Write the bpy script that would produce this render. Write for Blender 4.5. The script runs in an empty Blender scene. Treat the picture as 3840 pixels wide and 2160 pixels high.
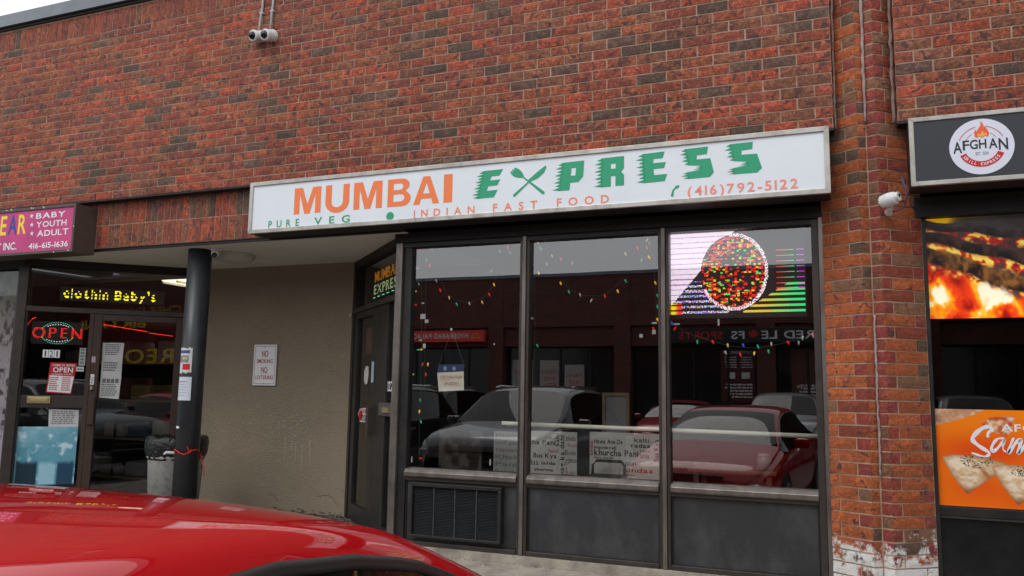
import bpy, math, random
import numpy as np
from mathutils import Vector
random.seed(7); rng = np.random.default_rng(11)
sc = bpy.context.scene
ZO = 3.42                      # authored heights count from the underside of the upper wall; the parking lot is z = 0

# ------------------------------------------------------------------ camera, sky, sun, exposure
cam = bpy.data.cameras.new('camera'); camo = bpy.data.objects.new('camera', cam); sc.collection.objects.link(camo)
sc.camera = camo
cam.sensor_width = 36.0; cam.lens = 36.0 * 3024.4 / 3840.0; cam.clip_start = 0.05; cam.clip_end = 500
rx, ry, rz = .1278, .0164, .3809
right = Vector((math.cos(rz), math.sin(rz), 0)); fwd = Vector((-math.sin(rz) * math.cos(rx), math.cos(rz) * math.cos(rx), math.sin(rx))); up = right.cross(fwd)
r2 = math.cos(ry) * right + math.sin(ry) * up; u2 = -math.sin(ry) * right + math.cos(ry) * up
from mathutils import Matrix
m = Matrix((( r2.x, u2.x, -fwd.x, 7.7424), (r2.y, u2.y, -fwd.y, -5.9565), (r2.z, u2.z, -fwd.z, -1.8858 + ZO), (0, 0, 0, 1)))
camo.matrix_world = m
world = bpy.data.worlds.new('World'); sc.world = world; world.use_nodes = True
wn = world.node_tree; wn.nodes.clear()
out = wn.nodes.new('ShaderNodeOutputWorld'); bg = wn.nodes.new('ShaderNodeBackground'); sky = wn.nodes.new('ShaderNodeTexSky')
sky.sky_type = 'NISHITA'; sky.sun_disc = False; sky.sun_elevation = math.radians(52); sky.sun_rotation = math.radians(200)
sky.dust_density = 4; sky.air_density = 1.0
hs = wn.nodes.new('ShaderNodeHueSaturation'); hs.inputs['Saturation'].default_value = .18      # overcast: one even pale veil
gm = wn.nodes.new('ShaderNodeMix'); gm.data_type = 'RGBA'; gm.inputs[0].default_value = .72; gm.inputs[7].default_value = (9.2, 9.5, 10.0, 1)
wn.links.new(sky.outputs[0], hs.inputs['Color']); wn.links.new(hs.outputs[0], gm.inputs[6]); wn.links.new(gm.outputs[2], bg.inputs[0]); bg.inputs[1].default_value = .135
wn.links.new(bg.outputs[0], out.inputs[0])
sun = bpy.data.lights.new('sun', 'SUN'); sun.energy = .75; sun.angle = math.radians(25); sun.color = (1, .97, .93)
suno = bpy.data.objects.new('sun', sun); sc.collection.objects.link(suno)
sd = Vector((math.sin(math.radians(200)) * math.cos(math.radians(52)), math.cos(math.radians(200)) * math.cos(math.radians(52)), math.sin(math.radians(52))))
suno.rotation_euler = sd.to_track_quat('Z', 'Y').to_euler(); suno.location = (0, -8, 12)
sc.view_settings.view_transform = 'Standard'; sc.view_settings.look = 'None'; sc.view_settings.exposure = 0.12; sc.view_settings.gamma = 1

# ------------------------------------------------------------------ materials
def lin(c): return tuple((x / 12.92 if x <= .04045 else ((x + .055) / 1.055) ** 2.4) for x in c)
MATS = {}
def mat(name, col, rough=.6, metal=0, spec=.5, emis=None, es=0, coat=0):
    if name in MATS: return MATS[name]
    m = bpy.data.materials.new(name); m.use_nodes = True; b = m.node_tree.nodes['Principled BSDF']
    b.inputs['Base Color'].default_value = (*col, 1); b.inputs['Roughness'].default_value = rough; b.inputs['Metallic'].default_value = metal
    b.inputs['Specular IOR Level'].default_value = spec
    if emis: b.inputs['Emission Color'].default_value = (*emis, 1); b.inputs['Emission Strength'].default_value = es
    if coat: b.inputs['Coat Weight'].default_value = coat; b.inputs['Coat Roughness'].default_value = .02
    MATS[name] = m; return m
def worn(name, col, col2, scale=6, rough=.6, metal=0, spec=.4, bump=0, bscale=60, lo=.4, hi=.7, rvar=.15, stretch=(1, 1, 1), coat=0):
    """colour with blotchy wear between col and col2, by world position, and a fine relief"""
    m = mat(name, col, rough, metal, spec, coat=coat); nt = m.node_tree; b = nt.nodes['Principled BSDF']
    g = nt.nodes.new('ShaderNodeNewGeometry'); mp = nt.nodes.new('ShaderNodeMapping'); mp.inputs['Scale'].default_value = stretch
    nt.links.new(g.outputs['Position'], mp.inputs[0])
    n = nt.nodes.new('ShaderNodeTexNoise'); n.inputs['Scale'].default_value = scale; n.inputs['Detail'].default_value = 6; n.inputs['Roughness'].default_value = .6
    nt.links.new(mp.outputs[0], n.inputs['Vector'])
    r = nt.nodes.new('ShaderNodeMapRange'); r.inputs[1].default_value = lo; r.inputs[2].default_value = hi
    nt.links.new(n.outputs[0], r.inputs[0])
    mx = nt.nodes.new('ShaderNodeMix'); mx.data_type = 'RGBA'; mx.inputs[6].default_value = (*col, 1); mx.inputs[7].default_value = (*col2, 1)
    nt.links.new(r.outputs[0], mx.inputs[0]); nt.links.new(mx.outputs[2], b.inputs['Base Color'])
    r3 = nt.nodes.new('ShaderNodeMapRange'); r3.inputs[3].default_value = max(.02, rough - rvar); r3.inputs[4].default_value = min(1, rough + rvar)
    nt.links.new(n.outputs[0], r3.inputs[0]); nt.links.new(r3.outputs[0], b.inputs['Roughness'])
    if bump:
        n2 = nt.nodes.new('ShaderNodeTexNoise'); n2.inputs['Scale'].default_value = bscale; n2.inputs['Detail'].default_value = 5
        nt.links.new(g.outputs['Position'], n2.inputs['Vector'])
        bp = nt.nodes.new('ShaderNodeBump'); bp.inputs['Distance'].default_value = bump; nt.links.new(n2.outputs[0], bp.inputs['Height']); nt.links.new(bp.outputs[0], b.inputs['Normal'])
    return m
def brick_mat(name, salt=False):
    m = mat(name, (.3, .1, .06), .72, 0, .35); nt = m.node_tree; N = nt.nodes.new; L = nt.links.new; b = nt.nodes['Principled BSDF']
    a = N('ShaderNodeAttribute'); a.attribute_name = 'tone'
    g = N('ShaderNodeNewGeometry')
    n1 = N('ShaderNodeTexNoise'); n1.inputs['Scale'].default_value = 21; n1.inputs['Detail'].default_value = 3; n1.inputs['Distortion'].default_value = 1.6; L(g.outputs['Position'], n1.inputs['Vector'])
    mr = N('ShaderNodeMapRange'); mr.inputs[1].default_value = .50; mr.inputs[2].default_value = .58; L(n1.outputs[0], mr.inputs[0])
    li = N('ShaderNodeMix'); li.data_type = 'RGBA'; li.blend_type = 'MULTIPLY'; li.inputs[0].default_value = 1; li.inputs[7].default_value = ((1.35, 1.35, 1.35, 1) if salt else (1.7, 1.65, 1.6, 1)); L(a.outputs['Color'], li.inputs[6])
    m1 = N('ShaderNodeMix'); m1.data_type = 'RGBA'; L(mr.outputs[0], m1.inputs[0]); L(a.outputs['Color'], m1.inputs[6]); L(li.outputs[2], m1.inputs[7])
    n2 = N('ShaderNodeTexNoise'); n2.inputs['Scale'].default_value = 17; n2.inputs['Detail'].default_value = 2; n2.inputs['Distortion'].default_value = 1.0
    ad = N('ShaderNodeVectorMath'); ad.operation = 'ADD'; ad.inputs[1].default_value = (31, 7, 13); L(g.outputs['Position'], ad.inputs[0]); L(ad.outputs[0], n2.inputs['Vector'])
    mr2 = N('ShaderNodeMapRange'); mr2.inputs[1].default_value = (.63 if salt else .57); mr2.inputs[2].default_value = (.69 if salt else .63); L(n2.outputs[0], mr2.inputs[0])
    m2 = N('ShaderNodeMix'); m2.data_type = 'RGBA'; L(mr2.outputs[0], m2.inputs[0]); L(m1.outputs[2], m2.inputs[6]); m2.inputs[7].default_value = (.12, .050, .048, 1)
    last = m2
    # crackled, wavy face relief; shade in its hollows is multiplied into the colour
    mp = N('ShaderNodeMapping'); mp.inputs['Scale'].default_value = (1, 1, 1.7); L(g.outputs['Position'], mp.inputs[0])
    n3 = N('ShaderNodeTexNoise'); n3.inputs['Scale'].default_value = 48; n3.inputs['Detail'].default_value = 4; n3.inputs['Distortion'].default_value = 2.2; L(mp.outputs[0], n3.inputs['Vector'])
    cr = N('ShaderNodeMapRange'); cr.inputs[1].default_value = .36; cr.inputs[2].default_value = .47; cr.inputs[3].default_value = .48; L(n3.outputs[0], cr.inputs[0])
    m3 = N('ShaderNodeMix'); m3.data_type = 'RGBA'; m3.blend_type = 'MULTIPLY'; m3.inputs[0].default_value = .8; L(last.outputs[2], m3.inputs[6]); L(cr.outputs[0], m3.inputs[7]); last = m3
    nb = N('ShaderNodeTexNoise'); nb.inputs['Scale'].default_value = 1.1; nb.inputs['Detail'].default_value = 5; nb.inputs['Roughness'].default_value = .6; mpb = N('ShaderNodeMapping'); mpb.inputs['Scale'].default_value = (1.6, 1, .55)
    L(g.outputs['Position'], mpb.inputs[0]); L(mpb.outputs[0], nb.inputs['Vector']); mb_ = N('ShaderNodeMapRange'); mb_.inputs[1].default_value = .35; mb_.inputs[2].default_value = .65; mb_.inputs[3].default_value = .80; mb_.inputs[4].default_value = 1.12; L(nb.outputs[0], mb_.inputs[0])
    m5 = N('ShaderNodeMix'); m5.data_type = 'RGBA'; m5.blend_type = 'MULTIPLY'; m5.inputs[0].default_value = 1; L(last.outputs[2], m5.inputs[6]); L(mb_.outputs[0], m5.inputs[7]); last = m5
    if salt:
        sp = N('ShaderNodeSeparateXYZ'); L(g.outputs['Position'], sp.inputs[0])
        n4 = N('ShaderNodeTexNoise'); n4.inputs['Scale'].default_value = 9; n4.inputs['Detail'].default_value = 7; n4.inputs['Roughness'].default_value = .7; L(g.outputs['Position'], n4.inputs['Vector'])
        mh = N('ShaderNodeMapRange'); mh.inputs[1].default_value = ZO - 2.55; mh.inputs[2].default_value = ZO - 2.98; mh.inputs[3].default_value = -.28; mh.inputs[4].default_value = .14; L(sp.outputs[2], mh.inputs[0])
        s = N('ShaderNodeMath'); s.operation = 'ADD'; L(n4.outputs[0], s.inputs[0]); L(mh.outputs[0], s.inputs[1])
        ms = N('ShaderNodeMapRange'); ms.inputs[1].default_value = .52; ms.inputs[2].default_value = .60; L(s.outputs[0], ms.inputs[0])
        m4 = N('ShaderNodeMix'); m4.data_type = 'RGBA'; L(ms.outputs[0], m4.inputs[0]); L(last.outputs[2], m4.inputs[6]); m4.inputs[7].default_value = (.72, .71, .69, 1); last = m4
    L(last.outputs[2], b.inputs['Base Color'])
    bp = N('ShaderNodeBump'); bp.inputs['Distance'].default_value = .008; bp.inputs['Strength'].default_value = 1.0; L(n3.outputs[0], bp.inputs['Height']); L(bp.outputs[0], b.inputs['Normal'])
    return m
def glass_mat(name, ior=2.0, tint=(.75, .76, .76), rough=0.0):
    m = bpy.data.materials.new(name); m.use_nodes = True; nt = m.node_tree; nt.nodes.clear(); N = nt.nodes.new
    o = N('ShaderNodeOutputMaterial'); mx = N('ShaderNodeMixShader'); f = N('ShaderNodeFresnel'); f.inputs[0].default_value = ior
    t = N('ShaderNodeBsdfTransparent'); t.inputs[0].default_value = (*tint, 1); gl = N('ShaderNodeBsdfGlossy'); gl.inputs['Roughness'].default_value = rough
    g = N('ShaderNodeNewGeometry'); n = N('ShaderNodeTexNoise'); n.inputs['Scale'].default_value = 1.3; n.inputs['Detail'].default_value = 1
    nt.links.new(g.outputs['Position'], n.inputs['Vector'])
    bp = N('ShaderNodeBump'); bp.inputs['Distance'].default_value = .004; bp.inputs['Strength'].default_value = .12; nt.links.new(n.outputs[0], bp.inputs['Height'])
    nt.links.new(bp.outputs[0], gl.inputs['Normal'])
    bi = N('ShaderNodeMix'); bi.data_type = 'FLOAT'; bi.inputs[2].default_value = ior; bi.inputs[3].default_value = 1 / ior      # a thin pane mirrors alike from both sides
    nt.links.new(g.outputs['Backfacing'], bi.inputs[0]); nt.links.new(bi.outputs[0], f.inputs[0])
    nt.links.new(f.outputs[0], mx.inputs[0]); nt.links.new(t.outputs[0], mx.inputs[1]); nt.links.new(gl.outputs[0], mx.inputs[2]); nt.links.new(mx.outputs[0], o.inputs[0])
    MATS[name] = m; return m
def print_mat(name, rough=.4, emit=0, spec=.3):
    m = mat(name, (1, 1, 1), rough, 0, spec); nt = m.node_tree; b = nt.nodes['Principled BSDF']
    a = nt.nodes.new('ShaderNodeAttribute'); a.attribute_name = 'ink'; nt.links.new(a.outputs['Color'], b.inputs['Base Color'])
    if emit: nt.links.new(a.outputs['Color'], b.inputs['Emission Color']); b.inputs['Emission Strength'].default_value = emit
    return m

M_brick = brick_mat('brick_face'); M_bricks = brick_mat('brick_face_salted', True)
M_mortar = worn('mortar', (.37, .24, .165), (.49, .34, .245), 8, .9, bump=.003, bscale=120)
M_caulk = worn('caulk', (.42, .33, .31), (.26, .18, .16), 14, .7, bump=.003, bscale=50)
M_coping = worn('coping_metal', (.19, .21, .235), (.15, .165, .185), 3, .4, .2)
M_steel = mat('dark_steel', (.012, .008, .008), .6)
M_alu = worn('sign_frame_metal', (.50, .48, .44), (.33, .30, .265), 9, .42, .5)
M_bronze = worn('bronze_frame', (.075, .062, .055), (.050, .041, .036), 7, .38, .45)
M_bronze_l = worn('pale_bronze_frame', (.23, .20, .18), (.11, .092, .08), 9, .34, .55, stretch=(1, 1, .4))
M_brownframe = worn('brown_door_frame', (.085, .055, .042), (.06, .04, .032), 8, .4, .25)
M_dframe = worn('dark_frame', (.022, .021, .021), (.035, .033, .031), 6, .38, .2)
M_panel = worn('grey_panel_paint', (.026, .028, .031), (.068, .070, .073), 4.5, .5, 0, .5, bump=.002, bscale=30, lo=.45, hi=.8, stretch=(1, 1, .5))
M_louvre = worn('louvre_paint', (.06, .064, .072), (.20, .20, .21), 26, .4, .1, lo=.55, hi=.85)
M_blackpaint = worn('black_panel_paint', (.006, .006, .007), (.012, .012, .013), 4, .25)
M_stucco = worn('stucco_render', (.32, .262, .19), (.275, .224, .162), 2.0, .93, 0, .2, bump=.010, bscale=110, lo=.25, hi=.8)
M_soffit = worn('soffit_paint', (.76, .71, .63), (.68, .635, .56), 1.3, .8)
M_conc = worn('concrete', (.40, .35, .29), (.20, .175, .145), 5, .9, bump=.006, bscale=90)
M_debris = worn('dirt_debris', (.02, .018, .016), (.30, .28, .25), 40, .95, bump=.02, bscale=70, lo=.52, hi=.62)
M_asphalt = worn('asphalt', (.10, .10, .10), (.13, .127, .122), 10, .75, bump=.004, bscale=150)
M_white = mat('white_plastic', (.72, .73, .72), .35); M_glossblack = mat('gloss_black', (.008, .008, .009), .08)
M_signwhite = worn('sign_face_white', (.81, .86, .91), (.77, .82, .87), 2.5, .35)
M_orange = mat('vinyl_orange', lin((.97, .50, .26)), .4); M_green = mat('vinyl_green', lin((.12, .63, .45)), .4)
M_pinkorange = mat('vinyl_faded_orange', lin((.96, .58, .50)), .4)
M_pink = worn('sign_face_pink', lin((.80, .24, .50)), lin((.70, .20, .44)), 4, .4)
M_ltext = mat('lettering_white', (.82, .82, .84), .4); M_yellow = mat('lettering_yellow', lin((.98, .84, .18)), .4); M_blue = mat('lettering_blue', lin((.08, .20, .62)), .4)
M_blacktext = mat('lettering_black', (.015, .015, .018), .5); M_redtext = mat('lettering_red', lin((.72, .05, .12)), .5)
M_greytext = mat('lettering_grey', (.16, .16, .17), .6); M_redfill = mat('sign_red', lin((.78, .10, .14)), .45)
M_paper = worn('paper', (.62, .63, .62), (.54, .55, .54), 10, .8); M_paperb = mat('paper_bluish', (.60, .64, .72), .7)
M_brass = mat('brass', (.72, .58, .26), .28, .9); M_pole = worn('pole_paint', (.022, .024, .028), (.033, .035, .040), 4, .38)
M_bag = worn('bin_bag', (.008, .008, .009), (.015, .015, .017), 20, .25, bump=.02, bscale=30); M_bin = worn('bin_plastic', (.42, .42, .41), (.22, .22, .21), 16, .6, lo=.5, hi=.75)
M_string = mat('red_twine', lin((.85, .08, .10)), .6)
M_glass = glass_mat('window_glass', 2.65, (.86, .87, .86)); M_glassd = glass_mat('door_glass', 2.0, (.82, .83, .82)); M_carglass = glass_mat('car_glass', 1.45, (.06, .07, .07))
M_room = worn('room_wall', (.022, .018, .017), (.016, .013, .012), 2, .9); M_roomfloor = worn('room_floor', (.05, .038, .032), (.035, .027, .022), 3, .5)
M_print = print_mat('poster_print'); M_screen = print_mat('lit_screen_print', .3, .35); M_led = print_mat('led_screen', .5, 1.1)
M_ledy = mat('led_yellow', (0, 0, 0), .5, emis=(1, .85, .02), es=1.8); M_ledr = mat('led_red', (0, 0, 0), .5, emis=(1, .02, .015), es=3.2); M_ledg = mat('led_green', (0, 0, 0), .5, emis=(.12, 1, .45), es=1.6); M_ledo = mat('led_orange', (0, 0, 0), .5, emis=(1, .35, .02), es=1.2)
M_tube = mat('ceiling_light_lit', (.9, .88, .8), .5, emis=(1, .9, .7), es=1.6)
M_cream = mat('cream_rail', (.88, .84, .70), .35); M_wood = worn('tan_board', (.33, .24, .14), (.26, .18, .10), 5, .6)
M_blackp = mat('black_post', (.01, .01, .01), .4); M_cord = mat('green_cord', (.02, .05, .03), .5)
M_tan = mat('cable_blue', (.04, .10, .28), .5); M_card = mat('card_cream', (.86, .82, .66), .8); M_navy = mat('card_navy', (.03, .05, .14), .5)

# ------------------------------------------------------------------ frames and mesh builder
class Fr:
    """plan frame: u runs along a wall, w points out of it, z up (authored heights)"""
    def __init__(s, ox=0, oy=0, ux=1, uy=0):
        l = math.hypot(ux, uy); s.o = (ox, oy); s.u = (ux / l, uy / l); s.w = (uy / l, -ux / l); s.len = l
    def __call__(s, u, w, z): return (s.o[0] + u * s.u[0] + w * s.w[0], s.o[1] + u * s.u[1] + w * s.w[1], z + ZO)
F0 = Fr()
class MB:
    def __init__(s, fr=F0): s.v = []; s.f = []; s.fr = fr; s.c = None
    def pt(s, u, w, z): s.v.append(s.fr(u, w, z)); return len(s.v) - 1
    def box(s, u0, u1, w0, w1, z0, z1):
        if u0 > u1: u0, u1 = u1, u0
        if w0 > w1: w0, w1 = w1, w0
        if z0 > z1: z0, z1 = z1, z0
        i = [s.pt(u, w, z) for z in (z0, z1) for w in (w0, w1) for u in (u0, u1)]
        for q in ((0, 1, 5, 4), (1, 3, 7, 5), (3, 2, 6, 7), (2, 0, 4, 6), (4, 5, 7, 6), (0, 2, 3, 1)):
            s.f.append([i[k] for k in q][::-1])
        return s
    def poly(s, pts, w, flip=False):
        i = [s.pt(u, w, z) for u, z in pts]; s.f.append(i[::-1] if flip else i); return s
    def quad(s, u0, u1, z0, z1, w): return s.poly([(u0, z0), (u1, z0), (u1, z1), (u0, z1)], w)
    def prism(s, pts, w0, w1):
        """outline in (u,z), extruded from w0 out to w1"""
        n = len(pts); a = [s.pt(u, w0, z) for u, z in pts]; b = [s.pt(u, w1, z) for u, z in pts]
        s.f.append(b); s.f.append(a[::-1])
        for k in range(n): s.f.append([a[k], a[(k + 1) % n], b[(k + 1) % n], b[k]])
        return s
    def prof(s, pts, u0, u1):
        """profile in (w,z), run along u"""
        n = len(pts); a = [s.pt(u0, w, z) for w, z in pts]; b = [s.pt(u1, w, z) for w, z in pts]
        s.f.append(a); s.f.append(b[::-1])
        for k in range(n): s.f.append([a[k], b[k], b[(k + 1) % n], a[(k + 1) % n]])
        return s
    def plan(s, pts, z0, z1):
        n = len(pts); a = [s.pt(u, w, z0) for u, w in pts]; b = [s.pt(u, w, z1) for u, w in pts]
        s.f.append(a); s.f.append(b[::-1])
        for k in range(n): s.f.append([a[k], b[k], b[(k + 1) % n], a[(k + 1) % n]])
        return s
    def ring(s, path, radii, n=10, cap=True):
        """tube along world-ish points (u,w,z) with a radius each"""
        P = [Vector(s.fr(*p)) for p in path]; rows = []
        for k, p in enumerate(P):
            d = (P[min(k + 1, len(P) - 1)] - P[max(k - 1, 0)])
            d = d.normalized() if d.length > 1e-9 else Vector((0, 0, 1))
            a = d.cross(Vector((0, 0, 1)) if abs(d.z) < .95 else Vector((1, 0, 0))).normalized(); b = d.cross(a)
            r = radii[k] if isinstance(radii, (list, tuple)) else radii
            row = []
            for j in range(n):
                t = 2 * math.pi * j / n; q = p + a * (r * math.cos(t)) + b * (r * math.sin(t)); s.v.append(tuple(q)); row.append(len(s.v) - 1)
            rows.append(row)
        for A, B in zip(rows, rows[1:]):
            for j in range(n): s.f.append([A[j], A[(j + 1) % n], B[(j + 1) % n], B[j]])
        if cap: s.f.append(rows[0][::-1]); s.f.append(rows[-1])
        return s
    def lathe(s, cu, cw, prof, n=24):
        rows = []
        for r, z in prof:
            row = []
            for j in range(n):
                t = 2 * math.pi * j / n; row.append(s.pt(cu + r * math.cos(t), cw + r * math.sin(t), z))
            rows.append(row)
        for A, B in zip(rows, rows[1:]):
            for j in range(n): s.f.append([A[j], B[j], B[(j + 1) % n], A[(j + 1) % n]])
        s.f.append(rows[0]); s.f.append(rows[-1][::-1]); return s
    def build(s, name, m, parent=None, smooth=False, sub=0, bevel=0, kind=None, attr=None):
        me = bpy.data.meshes.new(name); off = parent_loc(parent) if parent else None
        V = np.array(s.v, dtype=float) if s.v else np.zeros((0, 3))
        if off is None:
            if len(V): off = Vector((float((V[:, 0].min() + V[:, 0].max()) / 2), float((V[:, 1].min() + V[:, 1].max()) / 2), float(V[:, 2].min())))
            else: off = Vector((0, 0, 0))
            loc = off
        else: loc = Vector((0, 0, 0))
        me.from_pydata([(a - off.x, b - off.y, c - off.z) for a, b, c in V.tolist()], [], s.f); me.update()
        o = bpy.data.objects.new(name, me); sc.collection.objects.link(o); o.location = loc
        if parent: o.parent = parent
        if m: me.materials.append(m)
        if smooth: me.polygons.foreach_set('use_smooth', [True] * len(me.polygons))
        if sub: md = o.modifiers.new('sub', 'SUBSURF'); md.levels = sub; md.render_levels = sub
        if bevel:
            md = o.modifiers.new('bev', 'BEVEL'); md.width = bevel; md.segments = 2; md.limit_method = 'ANGLE'
        if attr is not None:
            n, arr = attr; ca = me.color_attributes.new(n, 'FLOAT_COLOR', 'POINT'); ca.data.foreach_set('color', np.asarray(arr, dtype=np.float32).ravel())
        if kind: o['kind'] = kind
        return o
def parent_loc(p):
    l = Vector((0, 0, 0))
    while p is not None: l = l + Vector(p.location); p = p.parent
    return l
def thing(name, label, cat, loc, group=None):
    o = bpy.data.objects.new(name, None); o.empty_display_size = .1; sc.collection.objects.link(o)
    o.location = (loc[0], loc[1], loc[2] + ZO); o['label'] = label; o['category'] = cat
    if group: o['group'] = group
    return o
def tag(o, label, cat, group=None):
    o['label'] = label; o['category'] = cat
    if group: o['group'] = group
    return o
def struct(o): o['kind'] = 'structure'; return o

# ------------------------------------------------------------------ lettering (glyph outlines are made once, while the scene is nearly empty)
GL = {}
def make_glyphs(chars, style, offset):
    tmp = []
    for ch in chars:
        cu = bpy.data.curves.new('t', 'FONT'); cu.body = ch; cu.size = 1; cu.offset = offset; cu.fill_mode = 'BOTH'; cu.dimensions = '2D'; cu.resolution_u = 3
        o = bpy.data.objects.new('t', cu); sc.collection.objects.link(o); tmp.append((ch, o, cu))
    dg = bpy.context.evaluated_depsgraph_get()
    for ch, o, cu in tmp:
        e = o.evaluated_get(dg); me = e.to_mesh(); me.calc_loop_triangles()
        V = [(v.co.x, v.co.y) for v in me.vertices]; T = [tuple(t.vertices) for t in me.loop_triangles]
        e.to_mesh_clear()
        if V:
            x0 = min(v[0] for v in V); x1 = max(v[0] for v in V); 
            T = [t for t in T if (V[t[1]][0] - V[t[0]][0]) * (V[t[2]][1] - V[t[0]][1]) - (V[t[2]][0] - V[t[0]][0]) * (V[t[1]][1] - V[t[0]][1]) > 1e-9]
            GL[(ch, style)] = ([(v[0] - x0, v[1]) for v in V], T, x1 - x0)
    for ch, o, cu in tmp: bpy.data.objects.remove(o); bpy.data.curves.remove(cu)
CH = "ABCDEFGHIJKLMNOPQRSTUVWXYZabcdefghijklmnopqrstuvwxyz0123456789()-.,':/&$"
make_glyphs(CH, 'r', 0.0); make_glyphs(CH, 'b', .018)
CAP = max(v[1] for v in GL[('H', 'r')][0])
def text(mb, s, u0, u1, z0, z1, w, style='r', gap=.09, rot=0, mirror=False, shear=0):
    """fit a line of text into the rectangle: u0..u1 wide, capitals z0..z1 tall"""
    x = 0; items = []
    for ch in s:
        if ch == ' ': x += .32; continue
        g = GL[(ch, style)]; items.append((g, x)); x += g[2] + gap
    W = x - gap
    if rot: sx = (z1 - z0) / W; sy = (u1 - u0) / CAP
    else: sx = (u1 - u0) / W; sy = (z1 - z0) / CAP
    for (V, T, gw), x in items:
        b = len(mb.v)
        for a, c in V:
            X = (x + a + shear * c) * sx; Y = c * sy
            if rot: mb.v.append(mb.fr(u1 - Y, w, z0 + X))
            elif mirror: mb.v.append(mb.fr(u1 - X, w, z0 + Y))
            else: mb.v.append(mb.fr(u0 + X, w, z0 + Y))
        for t in T: mb.f.append([b + k for k in t])
    return mb
def letters(fr, s, u0, u1, z0, z1, w, style, gap, m, parent):
    """the same line of text with every letter a part of its own"""
    x = 0; items = []
    for ch in s: g = GL[(ch, style)]; items.append((g, x)); x += g[2] + gap
    sx = (u1 - u0) / (x - gap); sy = (z1 - z0) / CAP
    for (V, T, gw), x in items:
        mb = MB(fr)
        for a, c in V: mb.pt(u0 + (x + a) * sx, w, z0 + c * sy)
        mb.f = [list(t) for t in T]; mb.build('letter', m, parent)
def sample_text(s, rows, cols, style='b', gap=.12):
    """boolean dot grid of a line of text"""
    x = 0; tris = []
    for ch in s:
        if ch == ' ': x += .35; continue
        V, T, gw = GL[(ch, style)]
        for t in T: tris.append([(V[k][0] + x, V[k][1]) for k in t])
        x += gw + gap
    W = x - gap; G = np.zeros((rows, cols), bool); lo, hi = -.2, CAP + .06
    X, Y = np.meshgrid((np.arange(cols) + .5) / cols * W, hi - (np.arange(rows) + .5) / rows * (hi - lo))
    for (ax, ay), (bx, by), (cx, cy) in tris:
        d1 = (X - bx) * (ay - by) - (ax - bx) * (Y - by); d2 = (X - cx) * (by - cy) - (bx - cx) * (Y - cy); d3 = (X - ax) * (cy - ay) - (cx - ax) * (Y - ay)
        G |= ~(((d1 < 0) | (d2 < 0) | (d3 < 0)) & ((d1 > 0) | (d2 > 0) | (d3 > 0)))
    return G
def lines(mb, u0, u1, z0, z1, w, n, h=.45, ragged=.3):
    """small print too small to read: broken bars"""
    for k in range(n):
        zt = z1 - (z1 - z0) * k / n; hh = (z1 - z0) / n * h; e = u1 - (u1 - u0) * ragged * random.random(); u = u0
        while u < e - .004:
            l = min(e - u, (u1 - u0) * (.06 + .14 * random.random())); mb.quad(u, u + l, zt - hh, zt, w); u += l + (u1 - u0) * .035
    return mb

# ------------------------------------------------------------------ printed pictures (colour per grid point)
def vnoise(x, y, seed=0):
    xi = np.floor(x).astype(int); yi = np.floor(y).astype(int); fx = x - xi; fy = y - yi; fx = fx * fx * (3 - 2 * fx); fy = fy * fy * (3 - 2 * fy)
    def h(a, b):
        n = (a * 374761393 + b * 668265263 + seed * 974711) & 0x7fffffff; n = ((n ^ (n >> 13)) * 1274126177) & 0x7fffffff; return ((n ^ (n >> 16)) & 0xffff) / 65535.
    return (h(xi, yi) * (1 - fx) + h(xi + 1, yi) * fx) * (1 - fy) + (h(xi, yi + 1) * (1 - fx) + h(xi + 1, yi + 1) * fx) * fy
def fbm(x, y, o=4, seed=0):
    s = 0; a = .5
    for k in range(o): s = s + a * vnoise(x * 2 ** k, y * 2 ** k, seed + k); a *= .5
    return s / (1 - .5 ** o)
def mixc(A, B, t):
    t = np.clip(t, 0, 1)[..., None]; return np.asarray(A) * (1 - t) + np.asarray(B) * t
def picture(name, fr, u0, u1, z0, z1, w, nx, ny, fn, m, parent=None):
    """fn(U, V) with U rightwards and V downwards in 0..1 gives sRGB; each grid point carries the printed colour"""
    U, V = np.meshgrid(np.linspace(0, 1, nx), np.linspace(0, 1, ny)); C = np.clip(fn(U, V), 0, 1)
    C = np.where(C <= .04045, C / 12.92, ((C + .055) / 1.055) ** 2.4)
    mb = MB(fr)
    for j in range(ny):
        for i in range(nx): mb.v.append(fr(u0 + (u1 - u0) * U[j, i], w, z1 - (z1 - z0) * V[j, i]))
    for j in range(ny - 1):
        for i in range(nx - 1):
            a = j * nx + i; mb.f.append([a, a + nx, a + nx + 1, a + 1])
    A = np.ones((ny, nx, 4)); A[..., :3] = C
    return mb.build(name, m, parent, attr=('ink', A.reshape(-1, 4)))

# ------------------------------------------------------------------ SETTING: ground, soffit, mass of the building
o = MB().box(-60, 70, .0, 60, -3.62, -3.42).build('parking_lot', M_asphalt); struct(o)
mb = MB().box(-30, 40, -.18, 1.25, -3.42, -3.24); o = mb.build('pavement', M_conc); struct(o)
o = MB().plan([(-.6, -.15), (4.25, -.18), (4.25, -.30), (2.96, -1.6), (.90, -1.6)], -3.3, -3.205).build('entrance_floor', worn('dirty_floor', (.045, .042, .038), (.22, .20, .18), 22, .9, bump=.01, bscale=60, lo=.5, hi=.68)); struct(o)
mb = MB()
for k in range(90):
    t = random.random(); u = 2.0 + 1.35 * t; w = -1.38 + .22 * random.random() - (.1 if t > .8 else 0)
    r = .008 + .03 * random.random() ** 2; n = 5; z = -3.205
    b = [mb.pt(u + r * math.cos(a) * (.7 + .6 * random.random()), w + r * math.sin(a), z) for a in [2 * math.pi * j / n for j in range(n)]]; tp = mb.pt(u, w, z + r * .8)
    for j in range(n): mb.f.append([b[j], b[(j + 1) % n], tp])
o = mb.build('ground_debris', M_debris); o['kind'] = 'stuff'
mb = MB()
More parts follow.
